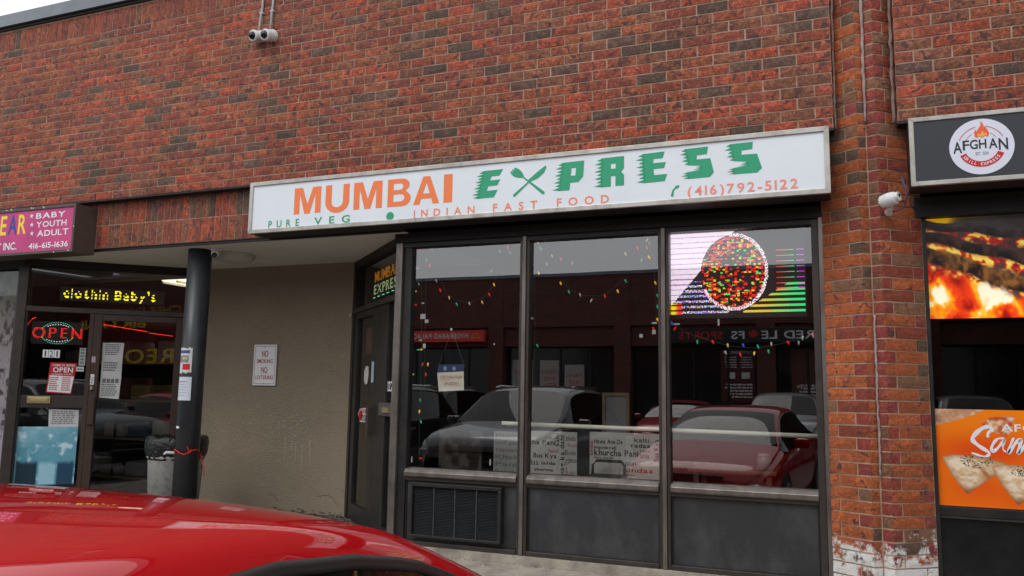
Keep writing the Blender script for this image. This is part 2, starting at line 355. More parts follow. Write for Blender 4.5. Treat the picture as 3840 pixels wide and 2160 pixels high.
for k in range(160):
    u = 4.3 + 3.3 * random.random(); w = -.17 + .28 * random.random() ** 2; r = .004 + .012 * random.random() ** 2; z = -3.24; n = 5
    b = [mb.pt(u + r * math.cos(a), w + r * math.sin(a), z) for a in [2 * math.pi * j / n for j in range(n)]]; tp = mb.pt(u, w, z + r)
    for j in range(n): mb.f.append([b[j], b[(j + 1) % n], tp])
o = mb.build('pavement_grit', M_conc); o['kind'] = 'stuff'

# ------------------------------------------------------------------ bricks
TONES = []
def tone(warm=False, short=False):
    r = random.random()
    if warm and short and r < .8: r = .75; return tuple(x * random.uniform(.85, 1.1) for x in (.28, .060, .042))
    if warm:
        if r < .72: c = (.44, .125, .046)
        elif r < .80: c = (.29, .070, .042)
        elif r < .94: c = (.24, .125, .075)
        else: c = (.14, .095, .070)
    elif r < .035: c = (.110, .074, .058)
    elif r < .10: c = (.150, .092, .070)
    elif r < .20: c = (.235, .095, .058)
    elif r < .40: c = (.325, .100, .050)
    elif r < .52: c = (.40, .086, .045)
    elif r < .80: c = (.300, .078, .046)
    else: c = (.250, .072, .050)
    j = .84 + .2 * random.random(); c = (c[0] * j * .98, c[1] * j * .91, c[2] * j * .83)
    return c
def brick_geo(L, H, D=.085, seed=0, rough=.0022):
    """one brick: origin mid-front, front faces -y; uneven rock-faced front, slightly ragged arrises"""
    rd = random.Random(seed); nx, nz = 4, 2; V = []; F = []
    for j in range(nz + 1):
        for i in range(nx + 1):
            e = i in (0, nx) or j in (0, nz)
            V.append((-L / 2 + L * i / nx + (rd.uniform(-.0012, .0012) if e else rd.uniform(-.01, .01)), rd.uniform(0, .002) if e else -rd.uniform(0, rough) - .0012, -H / 2 + H * j / nz + (rd.uniform(-.001, .001) if e else rd.uniform(-.006, .006))))
    for j in range(nz):
        for i in range(nx): a = j * (nx + 1) + i; F.append((a, a + 1, a + nx + 2, a + nx + 1))
    k = len(V); V += [(-L / 2, D, -H / 2), (L / 2, D, -H / 2), (L / 2, D, H / 2), (-L / 2, D, H / 2)]
    bot = list(range(nx + 1)); top = [nz * (nx + 1) + i for i in range(nx + 1)]
    F.append([k + 1] + bot[::-1][0:] + [k]); F.append([k + 3] + top + [k + 2])
    F.append([k] + [j * (nx + 1) for j in range(nz + 1)] + [k + 3]); F.append([k + 1, k + 2] + [j * (nx + 1) + nx for j in range(nz, -1, -1)])
    return V, F
CACHE = {}
def brick_mesh(L, H, m, D=.085):
    key = (round(L, 3), round(H, 3), m.name, random.randrange(28 if L > .2 or H > .2 else 10))
    if key not in CACHE:
        V, F = brick_geo(L, H, D, seed=hash(key[:2]) + key[3]); me = bpy.data.meshes.new('brick'); me.from_pydata(V, [], F); me.update(); me.materials.append(m)
        ca = me.color_attributes.new('tone', 'FLOAT_COLOR', 'POINT'); c = tone(m.name == 'brick_face_salted', L < .1 and L > .07); ca.data.foreach_set('color', np.tile(np.array([*c, 1], np.float32), len(V)))
        CACHE[key] = me
    return CACHE[key]
CAMP = Vector((7.7424, -5.9565, -1.8858))
def lay(parent, spots, m, limit=300, name='brick'):
    """spots: (u, w, z, L, H, frame) centre of each brick face; the nearest `limit` are objects, the rest one mesh"""
    def vis(s):
        p = Vector(s[5](s[0], s[1], s[2])) - Vector((0, 0, ZO)); return (p - CAMP).length
    spots = sorted(spots, key=vis); pl = parent_loc(parent)
    for (u, w, z, L, H, fr) in spots[:limit]:
        o = bpy.data.objects.new(name, brick_mesh(L, H, m)); sc.collection.objects.link(o); o.parent = parent
        p = Vector(fr(u, w + random.uniform(-.0015, .002), z)) - pl; o.location = p; o.rotation_euler = (random.uniform(-.004, .004), random.uniform(-.004, .004), math.atan2(fr.u[1], fr.u[0]) + random.uniform(-.006, .006))
    rest = spots[limit:]
    if rest:
        VV = []; FF = []; CC = []
        for k, (u, w, z, L, H, fr) in enumerate(rest):
            V, F = brick_geo(L, H, .085, seed=k); b = len(VV); ju = random.uniform(-.0015, .002); ca, sa = fr.u
            p = fr(u, w + ju, z); c = tone()
            for x, y, zz in V: VV.append((p[0] + x * fr.u[0] - y * fr.w[0], p[1] + x * fr.u[1] - y * fr.w[1], p[2] + zz)); CC.append((*c, 1))
            for f in F: FF.append([b + q for q in f])
        mb = MB(); mb.v = VV; mb.f = FF; o = mb.build('bricks', m, parent, kind='stuff', attr=('tone', CC))
C = .08339; BL = .236; J = .0108; H1 = C - .0108
def courses(u0, u1, n0, n1, phase, anchor, z_of=lambda n: n * C, fr=F0, w=0, weep=()):
    """running bond between u0 and u1"""
    s = []
    for n in range(n0, n1):
        ph = (0 if n % 2 == 0 else BL / 2) + phase; k0 = math.floor((u0 - anchor - ph) / BL) - 1
        u = anchor + ph + k0 * BL
        while u < u1:
            a = max(u, u0 - J / 2); b = min(u + BL, u1 + J / 2); a2 = a + J / 2; b2 = b - J / 2
            if b2 - a2 > .03:
                jx = random.uniform(-.0015, .0015); s.append(((a2 + b2) / 2 + jx, w, z_of(n) + C / 2, round(b2 - a2, 3), H1, fr))
            u += BL
    return s
SW = BL / 2.9
# upper wall, left
WX0, WX1 = -6.5, 7.79
wall = thing('brick_wall', 'long red brick upper wall above the shop signs with soldier course below the roof edge', 'wall', (3, .1, 0))
MB().box(WX0, WX1 - .003, -.20, -.0045, .006, 2.13).build('mortar_bed', M_mortar, wall)
sp = courses(WX0, WX1, 0, 22, 0, 0)
sold = []
u = WX0
while u < WX1: sold.append((u + SW / 2, 0, 22 * C + BL / 2, SW - .009, BL - J, F0)); u += SW
lay(wall, sp, M_brick, 300)
lay(wall, [s for s in sold if s[0] > -1.3 and s[0] < 3.2], M_brick, 90, 'soldier_brick')
lay(wall, [s for s in sold if not (s[0] > -1.3 and s[0] < 3.2)], M_brick, 0)
mb = MB()
for k in range(0, 11):
    for n in (0, 4): mb.box(k * .708 - .0045, k * .708 + .0045, -.02, .0005, n * C + .008, n * C + C - .010)
mb.build('weep_slots', M_steel, wall, kind='stuff')
MB().box(WX0, WX1, -.30, -.004, -.012, .004).build('steel_shelf', M_steel, wall)
cp = thing('roof_coping', 'grey metal coping along the top of the brick wall against the sky', 'roof edge', (3, 0, 2.11))
MB().prof([(.05, 2.112), (.058, 2.112), (.058, 2.25), (.03, 2.262), (-.35, 2.262), (-.35, 2.245), (.045, 2.245)], WX0, 12).build('fascia', M_coping, cp)
MB().box(WX0, 12, -.33, .02, 2.085, 2.12).build('gap_shadow', M_steel, cp)  # shadow of the gap under the coping, put in as a near-black strip
MB().box(WX0, 12, -6, -.33, 2.06, 2.13).build('roof_deck', M_asphalt, cp)
# upper wall, right of the pier
wall2 = thing('brick_wall', 'short red brick upper wall right of the pier above the black round-logo sign', 'wall', (9.5, .1, 0))
MB().box(8.201, 11.8, -.20, -.0045, .006, 2.13).build('mortar_bed', M_mortar, wall2)
sp = courses(8.198, 11.8, 0, 25, 0, 8.198)
lay(wall2, sp, M_brick, 200)
mb = MB()
for n in (0, 4):
    for k in (1, 2, 3): mb.box(8.198 + .708 * k - .0045, 8.198 + .708 * k + .0045, -.02, .0005, n * C + .008, n * C + C - .010)
mb.build('weep_slots', M_steel, wall2, kind='stuff')
MB().box(8.198, 11.8, -.30, -.004, -.012, .004).build('steel_shelf', M_steel, wall2)
# pier with the pleated face between the shops
pier = thing('brick_pier', 'pleated brick pier with caulked groove and white salt-stained foot between the two shopfronts', 'pillar', (8.0, .2, -3.24))
J1, A1p, Gp, A2p, J2 = (7.685, .172), (7.941, .004), (7.998, .042), (8.066, .004), (8.335, .205)
plan = [(J1[0], -J1[1] - .01), (A1p[0], -A1p[1] - .004), (Gp[0], -Gp[1] - .004), (A2p[0], -A2p[1] - .004), (J2[0], -J2[1] - .01), (J2[0], -.5), (J1[0], -.5)]
MB().plan(plan[::-1], -3.24, 2.13).build('mortar_bed', M_mortar, pier)
segs = [Fr(a[0], a[1], b[0] - a[0], b[1] - a[1]) for a, b in ((J1, A1p), (A1p, Gp), (Gp, A2p), (A2p, J2))]
sp = []; n0 = -39; z0 = -3.24 - (-39) * C
for n in range(-39, 25):
    z = n * C + .012 + C / 2; odd = n % 2
    L = segs[0].len
    cut = [(0.004, .205), (.216, L + .002)] if odd else [(0.004, .068), (.079, L + .002)]
    for a, b in cut: sp.append(((a + b) / 2, 0, z, round(b - a, 3), H1, segs[0]))
    sp.append(((segs[1].len) / 2 - .002, 0, z, round(segs[1].len - .006, 3), H1, segs[1]))
    sp.append(((segs[2].len) / 2 + .002, 0, z, round(segs[2].len - .006, 3), H1, segs[2]))
    L = segs[3].len
    cut = [(-.002, .072), (.083, L - .004)] if not odd else [(-.002, .245), (.256, L - .004)]
    for a, b in cut: sp.append(((a + b) / 2, 0, z, round(b - a, 3), H1, segs[3]))
lay(pier, sp, M_bricks, 300)
def bead(u, w, z0, z1, r, n=40, wob=.004):
    return [(u + random.uniform(-wob, wob), w + random.uniform(-wob, wob) * .5, z0 + (z1 - z0) * k / n) for k in range(n + 1)], [r * random.uniform(.75, 1.25) for k in range(n + 1)]
for (u, w, za, zb, r) in ((7.996, -.028, .03, 2.12, .011), (8.002, -.032, -2.4, -1.33, .008)):
    p, rr = bead(u, w, za, zb, r); MB().ring(p, rr, 6).build('caulk_bead', M_caulk, pier, smooth=True)
M_caulkd = worn('old_caulk', (.16, .10, .085), (.30, .22, .19), 14, .7)
p, rr = bead(7.803, -.03, 0.0, 2.12, .008); MB().ring(p, rr, 6).build('caulk_bead', M_caulkd, pier, smooth=True)
p, rr = bead(8.178, -.03, 0.0, 2.12, .012); MB().ring(p, rr, 6).build('caulk_bead', M_caulkd, pier, smooth=True)
# soldier band over the recessed entrance
band = thing('brick_lintel', 'two-row soldier brick band over the recessed entrance between pink and white signs', 'lintel', (1.8, .2, -.5))
MB().box(-6.5, 4.2, -.30, -.0945, -.487, -.012).build('mortar_bed', M_mortar, band)
sp = []; u = -6.5
while u < 4.15:
    for zc in (-.369, -.130): sp.append((u + SW / 2, -.09, zc, SW - .0095, .2275, F0))
    u += SW
lay(band, [s for s in sp if .45 < s[0] < 3.0], M_brick, 120, 'soldier_brick')
lay(band, [s for s in sp if not .45 < s[0] < 3.0], M_brick, 0)
MB().box(-6.5, 4.2, -.32, -.112, -.515, -.4885).build('steel_shelf', M_steel, band)

# soffit and recessed stucco wall
o = MB().plan([(-6.5, -.13), (4.3, -.13), (4.3, -2.0), (-6.5, -2.0)][::-1], -.521, -.5155).build('soffit', M_soffit); struct(o)
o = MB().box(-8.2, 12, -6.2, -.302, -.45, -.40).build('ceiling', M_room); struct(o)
sw = tag(MB().box(.90, 2.945, -1.62, -1.42, -3.21, -.521).build('stucco_wall', M_stucco), 'beige stucco wall at the back of the recessed entrance', 'wall')
# paint smear and drips on the stucco
mb = MB(); rd = random.Random(3)
for k in range(5):
    u = 2.17 + .075 * k + rd.uniform(-.02, .02); t = -2.38 - rd.uniform(0, .1); l = rd.uniform(.12, .42); wd = .0035
    mb.poly([(u - wd, t), (u + .002 - wd * .5, t - l), (u + .002 + wd * .5, t - l), (u + wd, t)][::-1], -1.4188)
for k in range(70):
    u = rd.gauss(2.16, .16); z = rd.gauss(-2.25, .07); r = rd.uniform(.002, .008)
    mb.poly([(u + r * math.cos(a) * rd.uniform(.6, 1.6), z + r * math.sin(a)) for a in [j * math.pi / 3 for j in range(6)]], -1.4188)
mb.build('paint_drips', mat('dried_drip', (.44, .40, .33), .9), sw, kind='stuff')
mb = MB()
for (ua, za, n_, dx) in ((2.62, -3.02, 9, .035), (2.93, -2.95, 7, -.004), (1.98, -3.03, 7, .03), (2.30, -1.9, 0, 0)):
    u, z = ua, za
    for k in range(n_):
        u2_, z2_ = u + dx * rd.uniform(.3, 1.4), z + rd.uniform(-.045, .012); mb.poly([(u, z - .0022), (u2_, z2_ - .0022), (u2_, z2_ + .0018), (u, z + .0018)], -1.4186); u, z = u2_, z2_
mb.build('cracks', mat('crack_dark', (.03, .025, .02), 1), sw, kind='stuff')
mb = MB()
for k in range(46):
    u = rd.uniform(1.9, 2.93); z = -3.20 + abs(rd.gauss(0, .018)); r = rd.uniform(.004, .018)
    mb.poly([(u + r * math.cos(a) * rd.uniform(.8, 2.4), z + r * .5 * math.sin(a) * rd.uniform(.5, 1.5)) for a in [j * math.pi / 4 for j in range(8)]], -1.4184 + k * 1e-5)
mb.build('base_dirt', mat('base_dirt', (.09, .075, .058), 1), sw, kind='stuff')
# rooms behind the glass
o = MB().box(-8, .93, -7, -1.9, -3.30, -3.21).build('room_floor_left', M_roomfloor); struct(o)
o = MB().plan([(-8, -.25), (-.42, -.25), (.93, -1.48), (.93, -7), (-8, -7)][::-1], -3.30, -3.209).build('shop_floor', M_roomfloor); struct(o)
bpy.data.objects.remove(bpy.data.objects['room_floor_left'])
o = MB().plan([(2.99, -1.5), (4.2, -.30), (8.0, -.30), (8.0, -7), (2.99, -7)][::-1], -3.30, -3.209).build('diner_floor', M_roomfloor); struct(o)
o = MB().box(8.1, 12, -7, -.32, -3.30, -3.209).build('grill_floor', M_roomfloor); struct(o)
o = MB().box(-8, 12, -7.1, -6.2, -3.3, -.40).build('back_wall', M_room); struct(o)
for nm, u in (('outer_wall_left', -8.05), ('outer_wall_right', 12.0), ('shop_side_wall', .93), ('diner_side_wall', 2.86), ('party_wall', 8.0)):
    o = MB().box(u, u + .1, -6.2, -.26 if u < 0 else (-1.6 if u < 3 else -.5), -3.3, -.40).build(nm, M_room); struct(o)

# ------------------------------------------------------------------ shopfront of the diner (three bays)
sf = thing('shopfront', 'wide three-bay window wall in bronze metal with dark grey panels under a white sign', 'shopfront', (5.9, .25, -3.24))
G = -.055
MB().prof([(-.20, -.60), (-.17, -.60), (-.17, -.515), (-.42, -.515), (-.42, -.60)], 4.17, 7.69).build('head', M_steel, sf)
MB().box(4.24, 7.67, -.295, -.205, -.64, -.60).build('head_rail', M_dframe, sf)
MB().box(4.172, 4.236, -.30, -.192, -3.19, -.60).build('corner_post', M_bronze_l, sf, bevel=.004)
MB().box(4.238, 4.318, -.30, -.222, -3.17, -.60).build('jamb', M_dframe, sf, bevel=.003)
MB().box(7.612, 7.66, -.30, -.200, -3.18, -.60).build('jamb', M_bronze, sf, bevel=.003)
MB().box(7.661, 7.700, -.30, -.172, -3.20, -.56).build('jamb_trim', M_bronze_l, sf, bevel=.003)
for u in (5.383, 6.532):
    p = MB().box(u - .016, u + .016, -.30, -.196, -3.17, -.60).build('mullion', M_bronze_l, sf, bevel=.003)
    MB().box(u - .042, u - .018, -.30, -.210, -3.17, -.60).build('mullion_flange', M_bronze, p, bevel=.003)
    MB().box(u + .018, u + .042, -.30, -.210, -3.17, -.60).build('mullion_flange', M_bronze, p, bevel=.003)
bays = ((4.320, 5.338), (5.427, 6.487), (6.576, 7.610))
for a, b in bays:
    MB().prof([(-.30, -2.612), (-.198, -2.612), (-.190, -2.60), (-.190, -2.572), (-.214, -2.548), (-.285, -2.536), (-.30, -2.536)], a, b).build('sill', M_bronze_l, sf, bevel=.003)
    MB().box(a, b, -.30, -.216, -2.640, -2.614).build('sill_apron', M_bronze, sf)
    MB().box(a, b, -.30, -.205, -3.17, -3.135).build('bottom_rail', M_bronze, sf, bevel=.003)
    MB().quad(a - .004, b + .004, -2.545, -.635, -.262).build('glass_pane', M_glass, sf)
    pn = MB().box(a + .006, b - .006, -.28, -.245, -3.133, -2.642).build('lower_panel', M_panel, sf)
    MB().box(a, a + .012, -.28, -.236, -3.134, -2.641).build('gasket', M_steel, pn); MB().box(b - .012, b, -.28, -.236, -3.134, -2.641).build('gasket', M_steel, pn)
MB().box(4.17, 7.70, -.36, -.185, -3.24, -3.172).build('threshold', M_conc, sf)
# ventilation grille in the first lower panel
gr = thing('vent_grille', 'black louvred ventilation grille set in the left lower panel of the window wall', 'vent', (4.81, .2, -3.1))
mb = MB(); u0, u1, z0, z1 = 4.400, 5.222, -3.098, -2.655
for b4 in ((u0, u1, z1 - .03, z1), (u0, u1, z0, z0 + .024), (u0, u0 + .02, z0 + .024, z1 - .03), (u1 - .03, u1, z0 + .024, z1 - .03)): mb.box(b4[0], b4[1], -.245, -.172, b4[2], b4[3])
mb.build('grille_frame', M_dframe, gr, bevel=.004)
MB().box(u0 + .02, u1 - .03, -.244, -.236, z0 + .024, z1 - .03).build('backing', M_steel, gr)
cw = (u1 - .03 - u0 - .02) / 4
for c in range(4):
    a = u0 + .02 + cw * c; mb = MB(); nl = 32; zz0 = z0 + .026; st = (z1 - .032 - zz0) / nl
    for k in range(nl):
        z = zz0 + st * k; mb.prof([(-.236, z + st * .75), (-.195, z), (-.190, z + .003), (-.230, z + st * .95)], a + .006, a + cw - .006)
    mb.build('louvres', M_louvre, gr, kind='stuff')
    if c: MB().box(a - .004, a + .004, -.24, -.188, zz0, z1 - .031).build('divider', M_louvre, gr)

# ------------------------------------------------------------------ sign boxes
def frame_box(t, u0, u1, z0, z1, wf, wb, bar, m, mface, side=None):
    """mitred metal sign frame with a recessed face"""
    o4 = [(u0, z0), (u1, z0), (u1, z1), (u0, z1)]; i4 = [(u0 + bar, z0 + bar), (u1 - bar, z0 + bar), (u1 - bar, z1 - bar), (u0 + bar, z1 - bar)]
    for k in range(4):
        a, b, c, d = o4[k], o4[(k + 1) % 4], i4[(k + 1) % 4], i4[k]
        g = .0006; MB().prism([a, b, c, d], wf - .03, wf).build('frame_rail', m, t, bevel=.003)
    MB().box(u0 + .004, u1 - .004, wb, wf - .031, z0 + .004, z1 - .004).build('cabinet', side or m, t)
    MB().box(u0 + bar - .006, u1 - bar + .006, wf - .0305, wf - .012, z0 + bar - .006, z1 - bar + .006).build('sign_face', mface, t)
s1 = thing('sign', 'long white diner sign box with orange and green lettering and crossed cutlery', 'shop sign', (5.3, 0, -.5))
WF = .155; frame_box(s1, 2.828, 7.757, -.505, -.030, WF + .012, -.09, .036, M_alu, M_signwhite, M_steel)
wl = WF + .0015
def loops(mb, LL, w):
    """flat shape with holes"""
    from mathutils.geometry import tessellate_polygon
    T = tessellate_polygon([[Vector((p[0], p[1], 0)) for p in L_] for L_ in LL]); pts = [p for L_ in LL for p in L_]; b = len(mb.v)
    for p in pts: mb.pt(p[0], w, p[1])
    for t in T:
        q0, q1, q2 = (pts[k] for k in t); ar = (q1[0] - q0[0]) * (q2[1] - q0[1]) - (q2[0] - q0[0]) * (q1[1] - q0[1])
        if abs(ar) > 1e-10: mb.f.append([b + k for k in (t if ar > 0 else t[::-1])])
def arcp(cx, cy, rx_, ry_, a0, a1, n=8): return [(cx + rx_ * math.cos(math.radians(a0 + (a1 - a0) * k / n)), cy + ry_ * math.sin(math.radians(a0 + (a1 - a0) * k / n))) for k in range(n + 1)]
BLK = {'M': [[(0, 0), (0, 1), (.31, 1), (.5, .36), (.69, 1), (1, 1), (1, 0), (.79, 0), (.79, .74), (.60, 0), (.40, 0), (.21, .74), (.21, 0)]],
 'U': [[(0, 1)] + arcp(.5, .38, .5, .40, 180, 360, 16) + [(1, 1), (.74, 1)] + arcp(.5, .38, .24, .20, 360, 180, 10) + [(.26, 1)]],
 'B': [[(0, 0), (0, 1), (.55, 1)] + arcp(.60, .765, .34, .235, 90, -60, 8) + arcp(.66, .27, .34, .27, 50, -90, 9), [(.26, .60), (.26, .83), (.52, .83)] + arcp(.54, .715, .13, .115, 80, -80, 6) + [(.52, .60)], [(.26, .175), (.26, .435), (.56, .435)] + arcp(.58, .305, .15, .13, 80, -80, 6) + [(.56, .175)]],
 'A': [[(0, 0), (.37, 1), (.63, 1), (1, 0), (.755, 0), (.69, .20), (.31, .20), (.245, 0)], [(.375, .385), (.5, .78), (.625, .385)]],
 'I': [[(0, 0), (0, 1), (1, 1), (1, 0)]]}
for ch, a, b in (('M', 3.318, 3.600), ('U', 3.647, 3.891), ('M', 3.936, 4.218), ('B', 4.271, 4.494), ('A', 4.518, 4.762), ('I', 4.800, 4.879)):
    mb = MB(); dz0 = -.366 if ch == 'U' else -.357; loops(mb, [[(a + (b - a) * x, dz0 + (-.120 - dz0) * y) for x, y in L_] for L_ in BLK[ch]], wl); mb.build('letter', M_orange, s1)
for s_, a, b in (('PURE', 3.048, 3.380), ('VEG', 3.540, 3.905)): letters(F0, s_, a, b, -.462, -.400, wl, 'b', .60, M_green, s1)
MB().prism([(4.302 + .037 * math.cos(t), -.437 + .037 * math.sin(t)) for t in [2 * math.pi * k / 28 for k in range(28)]], wl - .001, wl).build('green_dot', M_green, s1)
for s_, a, b, z0, z1 in (('INDIAN', 4.528, 5.083, -.463, -.403), ('FAST', 5.244, 5.621, -.462, -.400), ('FOOD', 5.782, 6.197, -.458, -.397)): letters(F0, s_, a, b, z0, z1, wl, 'b', .60, mat('vinyl_orange_light', lin((.97, .55, .38)), .4), s1)
mb = MB(); text(mb, '(416)792-5122', 6.786, 7.545, -.452, -.385, wl, 'b', gap=.18); mb.build('phone_number', M_pinkorange, s1)
def tri(mb, pts, w):
    from mathutils.geometry import tessellate_polygon
    T = tessellate_polygon([[Vector((p[0], p[1], 0)) for p in pts]]); b = len(mb.v)
    for p in pts: mb.pt(p[0], w, p[1])
    for t in T:
        a, b_, c = (pts[k] for k in t); ar = (b_[0] - a[0]) * (c[1] - a[1]) - (c[0] - a[0]) * (b_[1] - a[1])
        if abs(ar) > 1e-9: mb.f.append([b + k for k in (t if ar > 0 else t[::-1])])
def spikes(mb, top, bot, n, l, w):
    """speed-line serrations on the left edge, from top to bottom"""
    for k in range(n):
        t0 = k / n; t1 = (k + 1) / n; a = (top[0] + (bot[0] - top[0]) * t0 + .002, top[1] + (bot[1] - top[1]) * t0); b = (top[0] + (bot[0] - top[0]) * t1 + .002, top[1] + (bot[1] - top[1]) * t1)
        ll = l * (.8 + .35 * (k % 2)); tri(mb, [b, a, (b[0] - ll, b[1] + (a[1] - b[1]) * .35)], w)
E1 = [(5.161, -.121), (5.327, -.119), (5.296, -.17), (5.226, -.172), (5.214, -.204), (5.305, -.202), (5.277, -.249), (5.2, -.251), (5.188, -.288), (5.283, -.285), (5.25, -.345), (5.107, -.348)]
Pq = [(5.831, -.114), (6.001, -.111), (5.994, -.236), (5.956, -.277), (5.89, -.279), (5.883, -.337), (5.8, -.337)]; Ph = [(5.9, -.164), (5.936, -.164), (5.931, -.224), (5.894, -.224)]
Rq = [(6.143, -.108), (6.314, -.105), (6.314, -.199), (6.293, -.227), (6.314, -.252), (6.314, -.333), (6.247, -.333), (6.247, -.254), (6.212, -.255), (6.212, -.335), (6.138, -.335)]; Rh = [(6.212, -.159), (6.249, -.159), (6.249, -.197), (6.212, -.197)]
E2 = [(6.459, -.104), (6.621, -.1), (6.607, -.15), (6.539, -.151), (6.534, -.182), (6.63, -.181), (6.616, -.226), (6.538, -.228), (6.541, -.274), (6.639, -.272), (6.621, -.326), (6.469, -.329)]
S1 = [(6.773, -.097), (6.937, -.094), (6.928, -.15), (6.857, -.153), (6.854, -.183), (6.952, -.183), (6.976, -.29), (6.946, -.323), (6.793, -.325), (6.788, -.273), (6.886, -.262), (6.886, -.233), (6.799, -.223)]
S2 = [(7.092, -.093), (7.251, -.09), (7.246, -.144), (7.173, -.147), (7.17, -.178), (7.278, -.18), (7.309, -.288), (7.277, -.318), (7.119, -.318), (7.115, -.271), (7.209, -.259), (7.21, -.233), (7.121, -.221)]
for outer, hole, n_, l_ in ((E1, None, 9, .050), (Pq, Ph, 8, .048), (Rq, Rh, 8, .052), (E2, None, 8, .052), (S1, None, 5, .045), (S2, None, 5, .045)):
    mb = MB(); loops(mb, [outer] + ([hole] if hole else []), wl); spikes(mb, outer[0], outer[-1], n_, l_, wl)
    if outer in (S1, S2): spikes(mb, outer[9], outer[8], 3, .048, wl); spikes(mb, outer[11], outer[10], 2, .05, wl)
    mb.build('letter', M_green, s1)
def thick(mb, a, b, r0, r1, w):
    d = (b[0] - a[0], b[1] - a[1]); l = math.hypot(*d); n = (-d[1] / l, d[0] / l)
    tri(mb, [(a[0] + n[0] * r0, a[1] + n[1] * r0), (a[0] - n[0] * r0, a[1] - n[1] * r0), (b[0] - n[0] * r1, b[1] - n[1] * r1), (b[0] + d[0] / l * r1, b[1] + d[1] / l * r1), (b[0] + n[0] * r1, b[1] + n[1] * r1)], w)
mb = MB()
tri(mb, [(5.388, -.150), (5.396, -.142), (5.412, -.155), (5.402, -.135), (5.410, -.128), (5.427, -.142), (5.419, -.122), (5.428, -.116), (5.455, -.128), (5.478, -.146), (5.500, -.176), (5.506, -.200), (5.487, -.206), (5.455, -.203), (5.425, -.192), (5.405, -.178)], wl)
thick(mb, (5.490, -.193), (5.672, -.343), .005, .012, wl + .0004)
tri(mb, [(5.688, -.122), (5.694, -.139), (5.675, -.180), (5.625, -.220), (5.561, -.244), (5.541, -.228), (5.590, -.190), (5.640, -.152)], wl)
thick(mb, (5.562, -.232), (5.424, -.345), .006, .011, wl + .0008)
mb.build('crossed_cutlery', M_green, s1)
mb = MB(); thick(mb, (6.672, -.447), (6.682, -.398), .010, .006, wl); thick(mb, (6.682, -.402), (6.702, -.380), .006, .006, wl + .0003); thick(mb, (6.700, -.383), (6.720, -.372), .011, .009, wl + .0006)
mb.build('phone_icon', M_green, s1)
for u in (4.55, 6.1): MB().box(u - .001, u + .001, WF - .02, WF + .0135, -.5055, -.468).build('frame_joint', M_steel, s1)

s2 = thing('sign', 'pink clothing shop sign box with white stars and phone number, cut by the left edge', 'shop sign', (-.8, 0, -.5))
frame_box(s2, -4.6, .655, -.560, -.062, .172, -.09, .030, worn('brown_sign_metal', (.105, .075, .062), (.085, .06, .05), 9, .5, .1), M_pink)
ws = .1615
mb = MB(); rd = random.Random(5)
for u, z in ((.02, -.070), (.05, -.074), (.19, -.069), (.205, -.080), (-.35, -.072), (-.28, -.068), (.60, -.545), (.648, -.30), (.40, -.553)):
    mb.poly([(u + rd.uniform(.005, .014) * math.cos(a), z + .006 * math.sin(a)) for a in [j * math.pi / 3 for j in range(6)]], .1735)
mb.build('paint_chips', M_ltext, s2, kind='stuff')
for s_, a, b, m_ in (('E', -.437, -.345, M_yellow), ('A', -.322, -.190, M_blue), ('R', -.172, -.050, M_yellow), ('W', -.64, -.46, M_blue)):
    mb = MB(); text(mb, s_, a, b, -.330, -.132, ws, 'b'); mb.build('name_letter', m_, s2)
for s_, a, b, z0, z1 in (('BABY', .083, .505, -.186, -.130), ('YOUTH', .098, .530, -.279, -.221), ('ADULT', .120, .566, -.375, -.315), ('T', -.460, -.400, -.495, -.424), ('INC.', -.365, -.165, -.495, -.420), ('416-615-1636', .014, .575, -.500, -.444)):
    mb = MB(); text(mb, s_, a, b, z0, z1, ws, 'b'); mb.build('lettering', M_ltext, s2)
for cu, cz in ((.018, -.152), (.030, -.246), (.044, -.338)):
    mb = MB(); tri(mb, [(cu + (.030 if k % 2 == 0 else .012) * math.sin(math.pi * k / 5), cz + (.030 if k % 2 == 0 else .012) * math.cos(math.pi * k / 5)) for k in range(10)][::-1], ws); mb.build('star', M_ltext, s2)

s3 = thing('sign', 'black grill sign box with round white flame logo, cut by the right edge', 'shop sign', (9.3, 0, -.5))
frame_box(s3, 8.250, 11.4, -.500, -.035, .167, -.09, .030, M_alu, mat('sign_face_black', (.016, .018, .023), .22), M_steel)
mb = MB(); dc, dz, R_ = 8.667, -.268, .184
mb.prism([(dc + R_ * math.cos(t), dz + R_ * math.sin(t)) for t in [2 * math.pi * k / 56 for k in range(56)]], ws - .006, ws).build('logo_disc', mat('logo_white', (.74, .76, .88), .35), s3)
wd = ws + .0012; mb = MB(); text(mb, 'F', 8.560, 8.598, -.283, -.222, wd, 'b'); text(mb, 'GH', 8.601, 8.695, -.281, -.222, wd, 'b')
text(mb, 'A', 8.505, 8.556, -.300, -.228, wd, 'b'); text(mb, 'A', 8.708, 8.757, -.285, -.222, wd, 'b'); text(mb, 'N', 8.763, 8.815, -.300, -.226, wd, 'b'); text(mb, 'EST. 2024', 8.632, 8.704, -.324, -.304, wd, gap=.12)
mb.build('logo_name', M_blacktext, s3)
mb = MB()
def arc(mb, cu, cz, r0, r1, a0, a1, w, n=20):
    for k in range(n):
        a, b = [math.radians(a0 + (a1 - a0) * (k + q) / n) for q in (0, 1)]
        tri(mb, [(cu + r0 * math.cos(a), cz + r0 * math.sin(a)), (cu + r1 * math.cos(a), cz + r1 * math.sin(a)), (cu + r1 * math.cos(b), cz + r1 * math.sin(b)), (cu + r0 * math.cos(b), cz + r0 * math.sin(b))], w)
arc(mb, dc, dz, .098, .135, 203, 337, wd); mb.build('logo_ribbon', M_redfill, s3)
